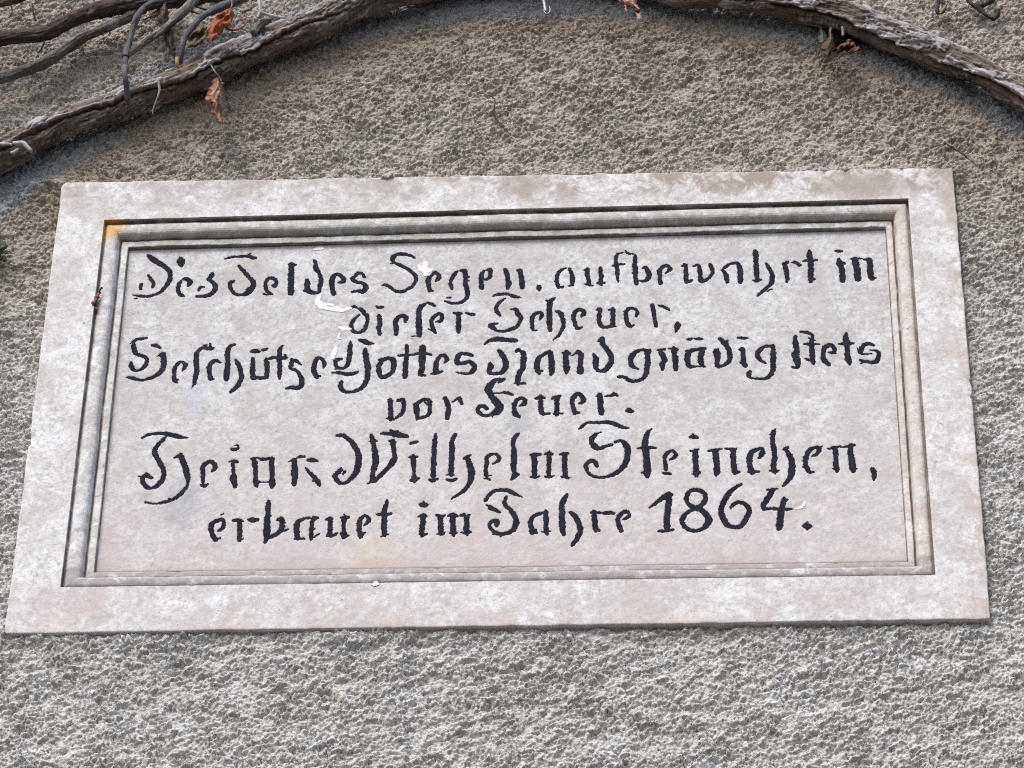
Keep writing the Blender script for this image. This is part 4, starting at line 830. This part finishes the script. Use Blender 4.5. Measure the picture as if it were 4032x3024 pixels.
def build_moulding():
    tab = [(0, 0), (.006, 0.4), (.010, 3), (.015, 6.8), (.03, 8.6), (.055, 8.4), (.075, 6.8), (.11, 5.2), (.16, 4.0), (.22, 3.4), (.30, 3.1), (.37, 3.1), (.44, 3.3), (.51, 4.1), (.56, 5.4), (.60, 7.6),
           (.63, 10.2), (.652, 12.8), (.675, 14.6), (.70, 14.6), (.712, 12.9), (.722, 11.9), (.74, 11.5), (.80, 11.3), (.86, 11.3), (.92, 11.4), (.955, 11.6), (.972, 12.1), (.981, 13.2), (.986, 16.0), (.99, 18.6)]
    tu = np.array([a for a, _ in tab]); td = np.array([b for _, b in tab])
    us = np.unique(np.concatenate([tu, np.linspace(0.02, 0.98, 60)])); ds = np.interp(us, tu, td)
    base = ring(Q1, Q1, 0, NS); V = []; GR = []
    w1 = fbm(base[:, 0]/0.03, base[:, 1]/0.03, 25, 4); ch = sstep(0.25, 0.6, fbm(base[:, 0]/0.016, base[:, 1]/0.016+9, 27, 3))
    for u, dd in zip(us, ds):
        p = ring(Q1, Q2, u + 0.0*u, NS)
        wob = 0.028*w1*math.sin(math.pi*u)
        q = ring(Q1, Q2, 0, NS); r = ring(Q2, Q2, 0, NS); p = q + (r-q)*(u+wob)[:, None]
        y = YF + dd/1000 + (0.0006*fbm(p[:, 0]/0.012, p[:, 1]/0.012, 29, 4) + 0.0008*fbm(p[:, 0]/0.06, p[:, 1]/0.06, 28, 3))*(1 if 0.02 < u < 0.97 else 0)
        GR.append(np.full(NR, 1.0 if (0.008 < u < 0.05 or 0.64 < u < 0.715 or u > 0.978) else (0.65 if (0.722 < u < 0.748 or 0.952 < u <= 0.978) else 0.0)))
        if u < 0.012: y = y + 0.0012*ch
        if 0.73 < u < 0.97: y = y + 0.0007*ch
        V.append(np.stack([p[:, 0], y, p[:, 1]], -1))
    V = np.stack(V, 1).reshape(-1, 3)
    return mesh('moulding', V, grid_faces(NR, len(us), True), M['mould'], plq, attr={'groove': np.stack(GR, 1).reshape(-1)})
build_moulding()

# lettering: strokes (0.1 mm units: x, z, width) -> signed distance field
def parse(txt):
    out = []
    for l in txt.splitlines():
        a, b = l.split(':'); out.append((int(a), np.array([[float(q) for q in p.split(',')] for p in b.split()])/1e4))
    return out
def catmull(P, step=0.00035):
    if len(P) < 2: return P
    Q = np.vstack([2*P[0]-P[1], P, 2*P[-1]-P[-2]]); out = []
    for i in range(1, len(Q)-2):
        a, b, c, d = Q[i-1:i+3]; n = max(2, int(np.linalg.norm((c-b)[:2])/step)); t = (np.arange(n)/n)[:, None]
        out.append(0.5*((2*b)+(c-a)*t+(2*a-5*b+4*c-d)*t*t+(3*b-a-3*c+d)*t**3))
    out.append(P[-1:]); return np.concatenate(out)
SX0, SX1, SZ0, SZ1, SST = -0.425, 0.428, -0.275, 0.238, 0.0005
sxs = np.arange(SX0, SX1, SST); szs = np.arange(SZ0, SZ1, SST)
def sdf_of(strokes):
    S = np.full((len(sxs), len(szs)), 0.004, np.float32); OW = np.zeros(S.shape, np.int8)
    rng = np.random.RandomState(4)
    for line, P in strokes:
        C = catmull(P); n = len(C); arc = np.concatenate([[0], np.cumsum(np.linalg.norm(np.diff(C[:, :2], axis=0), axis=1))])
        tot = arc[-1]; ph = rng.rand()*99
        for i in range(n):
            x, z, wd = C[i]; r = max(wd, 0.0004)/2*(1+0.06*vn(np.array([arc[i]/0.004+ph]), np.array([ph]))[0])
            e = min(arc[i], tot-arc[i])
            if e < r*0.8 and tot > 2*r: r = r*(0.80+0.20*e/(r*0.8))         # blunt brush ends
            m = r+0.0022
            i0 = max(0, int((x-m-SX0)/SST)); i1 = min(len(sxs), int((x+m-SX0)/SST)+2); j0 = max(0, int((z-m-SZ0)/SST)); j1 = min(len(szs), int((z+m-SZ0)/SST)+2)
            if i1 <= i0 or j1 <= j0: continue
            dd = np.sqrt((sxs[i0:i1, None]-x)**2 + (szs[None, j0:j1]-z)**2) - r
            sub = S[i0:i1, j0:j1]; k = dd < sub
            sub[k] = dd[k]; OW[i0:i1, j0:j1][k] = line
    XX, ZZ = np.meshgrid(sxs, szs, indexing='ij')
    S = S + 0.00065*vn(XX/0.0015, ZZ/0.0015, 3) + 0.00025*vn(XX/0.0045, ZZ/0.0045, 4) - 0.00030
    return S, OW
SDF, OWN = sdf_of(parse(STROKES))
def samp(S, x, z):
    fx = np.clip((x-SX0)/SST, 0, len(sxs)-1.001); fz = np.clip((z-SZ0)/SST, 0, len(szs)-1.001)
    i = fx.astype(int); j = fz.astype(int); a = fx-i; b = fz-j
    return (S[i, j]*(1-a)+S[i+1, j]*a)*(1-b) + (S[i, j+1]*(1-a)+S[i+1, j+1]*a)*b
def panel_y(x, z):
    y = YP + 0.00030*fbm(x/0.05, z/0.05, 33, 3) + 0.00016*fbm(x/0.006, z/0.006, 35, 3)
    return y + 0.0006*sstep(0.0007, -0.0007, samp(SDF, x, z))
def build_panel():
    nu, nv = 1060, 570
    U, Vv = np.meshgrid(np.linspace(0, 1, nu), np.linspace(0, 1, nv), indexing='ij')
    P = bil(Q2, U, Vv); x, z = P[..., 0], P[..., 1]
    V = np.stack([x, panel_y(x, z), z], -1).reshape(-1, 3)
    return mesh('inscription_panel', V, grid_faces(nu, nv), M['panel'], plq)
panel = build_panel()
def contour(S, own, line, lift, yfun):
    """filled region S<0 of one line as a mesh (marching squares)"""
    use = (own[:-1, :-1] == line)
    c = [S[:-1, :-1], S[1:, :-1], S[1:, 1:], S[:-1, 1:]]; neg = [q < 0 for q in c]
    cnt = sum(n.astype(int) for n in neg)*use
    V = []; F = []; idx = {}
    def vid(key, x, z):
        k = idx.get(key)
        if k is None: k = len(V); idx[key] = k; V.append((x, z))
        return k
    off = [(0, 0), (1, 0), (1, 1), (0, 1)]
    for i, j in zip(*np.nonzero(cnt)):
        poly = []
        for k in range(4):
            a = (i+off[k][0], j+off[k][1]); k2 = (k+1) % 4; b = (i+off[k2][0], j+off[k2][1])
            sa = S[a]; sb = S[b]
            if sa < 0: poly.append(vid(a, sxs[a[0]], szs[a[1]]))
            if (sa < 0) != (sb < 0):
                t = sa/(sa-sb); key = (min(a, b), max(a, b)); poly.append(vid(key, sxs[a[0]]+(sxs[b[0]]-sxs[a[0]])*t, szs[a[1]]+(szs[b[1]]-szs[a[1]])*t))
        if len(poly) >= 3: F.append(poly)
    V = np.array(V); d = -samp(S, V[:, 0], V[:, 1])
    y = yfun(V[:, 0], V[:, 1]) - lift - 0.0001*np.clip(d/0.001, 0, 1)
    return np.stack([V[:, 0], y, V[:, 1]], -1), F
for k in range(6):
    V, F = contour(SDF, OWN, k, 0.00030, panel_y)
    mesh('inscription_line', V, F, M['paint'], panel)
# white paint drips left on the plaque
WS, WO = sdf_of(parse(WHITE))
for k in range(9, 19):
    if not ((WS < 0) & (WO == k)).any(): continue
    V, F = contour(WS, WO, k, 0.00042, panel_y if k != 18 else (lambda x, z: np.full(x.shape, YF-0.0002)))
    mesh('paint_drip', V, F, M['white'], panel if k != 18 else frame)

# ------------------------------------------------------------------ stems, twigs, tendrils
def tube(name, path, mat, parent=None, na=20, step=0.003, amp=0.0, fl=0.03, seed=0, knobs=0.0, cap=True, wander=0.0, fissure=None):
    P = np.array(path, float)/1000.0
    Q = np.vstack([2*P[0]-P[1], P, 2*P[-1]-P[-2]]); pts = []
    for i in range(1, len(Q)-2):
        a, b, c, d = Q[i-1:i+3]; n = max(2, int(np.linalg.norm((c-b)[:3])/step)); t = (np.arange(n)/n)[:, None]
        pts.append(0.5*((2*b)+(c-a)*t+(2*a-5*b+4*c-d)*t*t+(3*b-a-3*c+d)*t**3))
    pts.append(P[-1:]); C = np.concatenate(pts); n = len(C)
    s = np.concatenate([[0], np.cumsum(np.linalg.norm(np.diff(C[:, :3], axis=0), axis=1))])
    if wander: C[:, 0] += wander*vn(s/0.05, np.full(n, seed*3.1), seed); C[:, 2] += wander*vn(s/0.05, np.full(n, seed*5.3), seed+1)
    T = np.gradient(C[:, :3], axis=0); T /= np.linalg.norm(T, axis=1)[:, None]
    N = np.zeros((n, 3)); v = np.array([0, -1.0, 0]); 
    for i in range(n):
        v = v - T[i]*v.dot(T[i]); v /= np.linalg.norm(v); N[i] = v
    B = np.cross(T, N)
    th = np.arange(na)/na*2*math.pi
    r = np.maximum(C[:, 3], 0.0004)[:, None]*np.ones((1, na)); rm = r.mean()
    Sg = s[:, None]*np.ones((1, na))
    # bark: periodic noise round the stem made from (cos, sin)
    cx = np.cos(th)[None, :]*rm; sx = np.sin(th)[None, :]*rm
    tw = 6.0*Sg
    bark = np.full((n, na), 0.5)
    if amp:
        tt = th[None, :] + tw + 0.16*vn(Sg/0.045, np.zeros_like(Sg)+seed*2.3, seed+30) + 0.05*vn(Sg/0.008, np.cos(th)[None, :]*1.5+seed, seed+31)
        ct = np.cos(tt); s2 = np.sin(tt); k = fl; q = max(0.45, rm/0.017)          # features keep their size on thinner stems
        a1 = vn(Sg/(k*1.9), ct*5.0*q+s2*1.2+seed, seed); a2 = vn(Sg/(k*1.7)+9, s2*5.0*q-ct*1.1+7, seed+3)
        rid = 1-np.abs(a1)*1.7; rid2 = 1-np.abs(a2)*1.7
        f2 = vn(Sg/(k*0.36), ct*11*q+s2*2, seed+5)*0.5 + vn(Sg/(k*0.30), s2*11*q+3, seed+6)*0.5
        f3 = vn(Sg/(k*0.10), ct*6*q+s2*5, seed+7)
        lump = vn(Sg/(k*2.6), ct*0.9+2, seed+8)
        p1 = vn(Sg/(k*1.25), ct*2.0*q+5, seed+10) + vn(Sg/(k*1.1), s2*2.0*q+5, seed+11) + 0.45*f2 + 0.25*f3
        flake = sstep(-0.16, -0.10, p1) * 0.55 + 0.45*sstep(0.42, 0.48, p1)
        bark = np.clip(0.10+0.16*np.clip(rid, 0, 1)+0.14*np.clip(rid2, 0, 1)+0.44*flake+0.20*f2+0.08*f3, 0, 1)
        r = r + amp*(1.9*(bark-0.45) + 0.5*lump)
        if fissure is not None:
            tf = fissure + 0.55*vn(s/0.11, s*0+seed, seed+40) + 0.20*vn(s/0.028, s*0+seed, seed+41) + 0.08*vn(s/0.007, s*0+seed, seed+42)
            dt = (np.mod(th[None, :]-tf[:, None]+math.pi, 2*math.pi)-math.pi)*rm
            on = sstep(-0.75, -0.30, vn(s/0.075, s*0+3.0, seed+43))[:, None]
            wd = 0.0034*(1+0.6*vn(s/0.02, s*0+7.0, seed+44))[:, None]
            gap = np.exp(-(np.maximum(dt, 0)/wd)**2)*np.exp(-(np.minimum(dt, 0)/(0.35*wd))**2)
            lip = np.exp(-((dt+1.1*wd)/(0.9*wd))**2)
            r = r + on*(-0.0070*gap + 0.0028*lip)
            bark = np.clip(bark*(1-on*gap*1.0) + on*0.30*lip, 0, 1)
            up_side = sstep(0.004, -0.006, dt)
            bark = np.clip(np.maximum(bark*(0.60+0.40*up_side), 0.16*(1-on*gap)), 0, 1)
    if knobs:
        kn = sstep(0.55, 0.85, vn(Sg/0.045, np.full_like(Sg, seed+0.5), seed+20)); r = r*(1+knobs*kn)
    V = C[:, None, :3] + r[..., None]*(np.cos(th)[None, :, None]*N[:, None, :] + np.sin(th)[None, :, None]*B[:, None, :])
    uv = np.stack([Sg, (th[None, :]*rm)*np.ones((n, 1)), np.full_like(Sg, seed*1.7)], -1)
    # avoid the seam: use a triangle wave round the stem
    uv[..., 1] = np.abs(((th[None, :]/math.pi+1) % 2)-1)*math.pi*rm
    F = grid_faces(n, na); i = np.arange(n-1)[:, None]; wrap = np.stack([i*na+na-1, (i+1)*na+na-1, (i+1)*na, i*na], -1).reshape(-1, 4)
    F = np.concatenate([F, wrap])[:, ::-1]
    V = V.reshape(-1, 3); uv = uv.reshape(-1, 3); bk = bark.reshape(-1)
    if cap:
        nb = len(V); e0 = C[0, :3]-T[0]*C[0, 3]*0.25; e1 = C[-1, :3]+T[-1]*C[-1, 3]*0.25
        V = np.concatenate([V, [e0, e1]]); uv = np.concatenate([uv, uv[[0, -1]]]); bk = np.concatenate([bk, bk[[0, -1]]])
        j = np.arange(na); j2 = (j+1) % na; o = (n-1)*na
        tri = [[nb, a, b, b] for a, b in zip(j2, j)] + [[nb+1, o+a, o+b, o+b] for a, b in zip(j, j2)]
        Fl = [list(map(int, f)) for f in F] + [list(map(int, q[:3])) for q in tri]
        return mesh(name, V, Fl, mat, parent, attr={'bark': bk}, uv=uv)
    return mesh(name, V, F, mat, parent, attr={'bark': bk}, uv=uv)

main = tube('old_vine', P['main'], M['bark'], None, 150, 0.0010, 0.0036, 0.026, 3, cap=False, fissure=0.72)
tag(main, 'thick gnarled vine stem arching over the plaque, grey flaking bark with red-brown cracks', 'vine stem')
tube('cut_stub', P['stub'], M['stub'], main, 24, 0.002, 0.0012, 0.02, 5)
tube('bleached_spur', P['white_a'], M['pale'], main, 16, 0.002, 0.0008, 0.02, 6)
tube('bleached_spur', P['white_b'], M['pale'], main, 16, 0.002, 0.0010, 0.02, 7)
tube('bleached_spur', P['white_c'], M['pale'], main, 14, 0.002, 0.0006, 0.02, 8)
tube('tendril', P['tend_main'], M['tendril'], main, 10, 0.002, 0.0004, 0.01, 9)
G1 = 'thinner vine branches beside the thick stem'
def branch(key, name, label, mat, na, amp, fl, seed, group=G1, cat='vine branch', knobs=0.0, wander=0.0, step=0.0018):
    return tag(tube(name, P[key], mat, None, na, step, amp, fl, seed, knobs=knobs, wander=wander), label, cat, group)
branch('B', 'vine_branch', 'dark rough-barked branch along the top left corner, thickest of the thinner branches', M['bark_dark'], 64, 0.0024, 0.022, 11)
branch('C', 'vine_branch', 'bent grey branch with knobbly joints running just below the dark rough branch', M['bark_grey'], 48, 0.0014, 0.016, 13, knobs=0.20)
branch('E', 'vine_branch', 'straight brown-grey side branch crossing in front of the dark hanging leaf', M['bark_grey'], 44, 0.0011, 0.016, 17, knobs=0.22)
shD = branch('D', 'vine_branch', 'smooth slate-grey shoot curving down onto the thick stem, with a dark joint ring', M['shoot'], 32, 0.0006, 0.016, 19, knobs=0.30)
shF = branch('F', 'vine_branch', 'thin dark shoot bending down to the thick stem beside the orange leaf', M['shoot'], 28, 0.0007, 0.014, 23, knobs=0.30)
tube('cut_tip', P['Ftip'], M['cut'], shF, 14, 0.001, 0.0003, 0.01, 24)
jr = np.array(P['D'][8]); r0 = jr.copy(); r1 = jr.copy(); r0[2] += 0.9; r1[2] -= 0.9; r0[3] = r1[3] = jr[3]*1.22
tube('joint_ring', [r0.tolist(), r1.tolist()], M['dead'], shD, 20, 0.0006)
branch('top', 'vine_branch', 'black branch cutting across the extreme top left corner', M['bark_dark'], 40, 0.0014, 0.02, 27)
for key, lab in (('G', 'dark twig scrap lying crosswise left of the orange leaf, lower one of two'),
                 ('H', 'dark twig scrap left of the orange leaf, upper one of two'),
                 ('I', 'thin tan stalk running up out of frame from the orange leaf'),
                 ('J', 'thin crooked twig behind the smooth slate-grey shoot, left of the dark hanging leaf')):
    branch(key, 'dead_twig', lab, M['stub'] if key != 'I' else M['tendril'], 12, 0.0005, 0.008, len(lab), 'dead twigs among the branches', 'twig', 0.25, 0.0008)
tw = branch('twig', 'dead_twig', 'bleached white forked twig above the cut stub of the thick stem', M['pale'], 14, 0.0005, 0.008, 31, None, 'twig', 0.15)
tube('twig_fork', P['twig_b'], M['pale'], tw, 12, 0.0015, 0.0003, 0.008, 32)
tw2 = branch('twig2', 'dead_twig', 'short grey hooked twig right of the orange leaf', M['tendril'], 12, 0.0004, 0.008, 33, None, 'twig', 0.15)
tube('twig_fork', P['twig2_b'], M['tendril'], tw2, 12, 0.0015, 0.0004, 0.008, 34)
dt = branch('dark_a', 'dead_twig', 'knotty black forked twig clinging to the wall in the top right', M['dead'], 16, 0.0014, 0.010, 35, None, 'twig', 0.35, 0.0008)
tube('twig_fork', P['dark_b'], M['dead'], dt, 14, 0.0015, 0.0012, 0.008, 36, knobs=0.3)
G2 = 'withered tendrils stuck to the roughcast'
for key, lab in (('tendril_r', 'thick black curled tendril in the shadow under the right end of the thick stem'),
                 ('hair_r', 'hair-thin straight tendril above the top right corner of the plaque'),
                 ('hair_m', 'fine curved tendril on the bare roughcast midway between stem and plaque'),
                 ('hair_l1', 'short dark tendril above the dark rough branch, the right one of two'),
                 ('hair_l2', 'short thin tendril above the dark rough branch, the left one of two'),
                 ('hair_l3', 'small dark tendril between the dark rough branch and the bent grey branch')):
    branch(key, 'tendril', lab, M['dead'], 10, 0.0003, 0.008, hash_seed := len(lab), G2, 'tendril', 0.2, 0.0006, 0.0015)

# ------------------------------------------------------------------ leaves
def leaf(name, key, mat, label=None, parent=None, crink=0.0016, seed=0, group='dry vine leaves', cat='leaf'):
    objs = []
    for si, rows in enumerate(L[key]):
        A = np.array(rows).reshape(-1, 3, 3)/1000.0            # rows x (left, mid, right) x xyz
        n = len(A); nu, nv = 12*(n-1)+1, 25
        t = np.linspace(0, n-1, nu); i = np.clip(t.astype(int), 0, n-2); f = (t-i)
        Ap = np.concatenate([[2*A[0]-A[1]], A, [2*A[-1]-A[-2]]])
        f4 = f[:, None, None]; a, b, c, d = Ap[i], Ap[i+1], Ap[i+2], Ap[i+3]
        RW = 0.5*((2*b)+(c-a)*f4+(2*a-5*b+4*c-d)*f4**2+(3*b-a-3*c+d)*f4**3)
        v = np.linspace(0, 1, nv)[None, :, None]
        l, m_, r = RW[:, 0:1], RW[:, 1:2], RW[:, 2:3]
        # cross-section through left, mid, right (quadratic in depth, linear in plane)
        Pp = l*(2*(v-0.5)*(v-1)) + m_*(4*v*(1-v)) + r*(2*v*(v-0.5))
        wdt = np.linalg.norm(r-l, axis=-1)
        ed = 0.0013*vn(np.linspace(0, 2.6*(n-1), nu)[:, None]+np.zeros((1, nv)), (np.linspace(0, 1, nv) > 0.5)[None, :]*9.0+np.zeros((nu, 1)), seed+2)*np.abs(v[..., 0]-0.5)*2
        cr = crink*(fbm(Pp[..., 0]/0.006+seed, Pp[..., 2]/0.009, seed, 3)) + crink*0.6*np.sin(v[..., 0]*17+t[:, None]*1.3)*np.clip(wdt/0.02, 0, 1)
        Pp = Pp.copy(); Pp[..., 1] += cr; Pp[..., 0] += ed; Pp[..., 2] += 0.6*ed
        uv = np.stack([t[:, None]/(n-1)*np.ones((1, nv)), v[0, :, 0][None, :]*np.ones((nu, 1)), np.zeros((nu, nv))], -1)
        objs.append((Pp.reshape(-1, 3), grid_faces(nu, nv), uv.reshape(-1, 3)))
    V = np.concatenate([o[0] for o in objs]); off = np.cumsum([0]+[len(o[0]) for o in objs[:-1]])
    F = np.concatenate([o[1]+k for o, k in zip(objs, off)]); uv = np.concatenate([o[2] for o in objs])
    o = mesh(name, V, F, mat, parent, uv=uv)
    s = o.modifiers.new('thickness', 'SOLIDIFY'); s.thickness = 0.0004
    if label: tag(o, label, cat, group)
    return o
leaf('dry_leaf', 'brown_a', M['brown'], 'dark brown withered leaf hanging point-down behind a straight grey branch', seed=1)
leaf('dry_leaf', 'tan_b', M['tan'], 'small tan leaf scrap stuck behind the smooth slate-grey shoot', seed=2)
M['stalk'] = mat_flat('leaf_stalk', (0.25, 0.11, 0.06), (0.14, 0.06, 0.035), 150)
lo = leaf('dry_leaf', 'orange', M['orange'], 'bright orange crumpled leaf with curled stalk lying above the thick stem', seed=3, crink=0.0026)
tube('stalk', P['curl3'], M['stalk'], lo, 10, 0.0015, 0.0002, 0.01, 41)
leaf('dry_leaf', 'olive', M['olive'], 'olive-brown shrivelled leaf just left of the bright orange leaf', seed=4, crink=0.0024)
lh = leaf('dry_leaf', 'hang', M['hang'], 'rust-brown folded leaf dangling below the thick stem on a thin stalk', seed=5, crink=0.0022)
tube('stalk', P['petiole5'], M['tendril'], lh, 10, 0.0015, 0.0002, 0.01, 42)
leaf('dry_leaf', 'peach', M['peach'], 'peach-pink two-pronged leaf hanging from the top edge beside the stem', seed=6)
leaf('dry_leaf', 'green_grey', M['gg'], 'grey-green narrow leaf flat on the wall left of the dark gap under the stem', seed=7, crink=0.0008)
leaf('dry_leaf', 'fold', M['fold'], 'brown leaf folded lengthwise hanging below the dark gap under the stem', seed=8)
leaf('dry_leaf', 'rust', M['rust'], 'russet crumpled leaf below the dark gap under the stem, right of the folded one', seed=9, crink=0.0026)
leaf('dry_leaf', 'rust_b', M['rust'], 'small dark russet leaf at the right end of the leaves under the dark gap', seed=10)
lr = leaf('dry_leaf', 'red', M['red'], 'tiny dark red leaf lodged on the left moulding of the plaque', seed=12, crink=0.0008)
tube('stalk', P['petiole10'], M['dead'], lr, 8, 0.001, 0.0001, 0.01, 43)
leaf('green_leaf', 'green', M['green'], 'dark green fresh leaf tip poking in at the left edge', seed=13, crink=0.0008, group=None)
sd = tube('curled_leaf', P['seed'], M['dead'], None, 12, 0.0012, 0.0008, 0.006, 44)
tag(sd, 'curled dark brown leaf loop with tan middle hanging at the top right', 'leaf', 'dry vine leaves')
leaf('leaf_blade', 'seed_in', M['tan'], None, sd, seed=14, crink=0.0006)

# ------------------------------------------------------------------ metal hook; black block for the dark gap under the stem
hk = tube('wall_hook', P['hook_rod'], M['metal'], None, 16, 0.002)
tag(hk, 'grey metal wire hook hanging straight down at the top middle of the wall', 'hook')
tube('hook_bend', P['hook_j'], M['metal'], hk, 12, 0.001)
bx0, bz1, bx1, bz0 = DARK_GAP if False else (DARK_GAP[0], DARK_GAP[1], DARK_GAP[2], DARK_GAP[3])
def dark_gap():  # black block put in as the dark cavity under the stem
    import bmesh
    bm = bmesh.new(); r = bmesh.ops.create_cube(bm, size=1.0)
    xa, xb = bx0/1000, bx1/1000; za, zb = min(bz0, bz1)/1000, max(bz0, bz1)/1000+0.004
    for v in bm.verts:
        v.co.x = xa if v.co.x < 0 else xb; v.co.z = za if v.co.z < 0 else zb; v.co.y = -0.011 if v.co.y < 0 else 0.01
        if v.co.z == za: v.co.x += 0.006 if v.co.x == xa else -0.004
    bmesh.ops.bevel(bm, geom=bm.edges[:], offset=0.0025, segments=2, affect='EDGES')
    me = bpy.data.meshes.new('dark_gap_block'); bm.to_mesh(me); bm.free(); me.materials.append(M['gap_black'])
    o = bpy.data.objects.new('dark_gap_block', me); COL.objects.link(o); o.location = ORG; return o
br = tag(dark_gap(), 'black block standing in for the dark gap under the right part of the thick stem', 'dark_gap')
tube('pin', P['pale_stub'], M['tendril'], br, 12, 0.001)
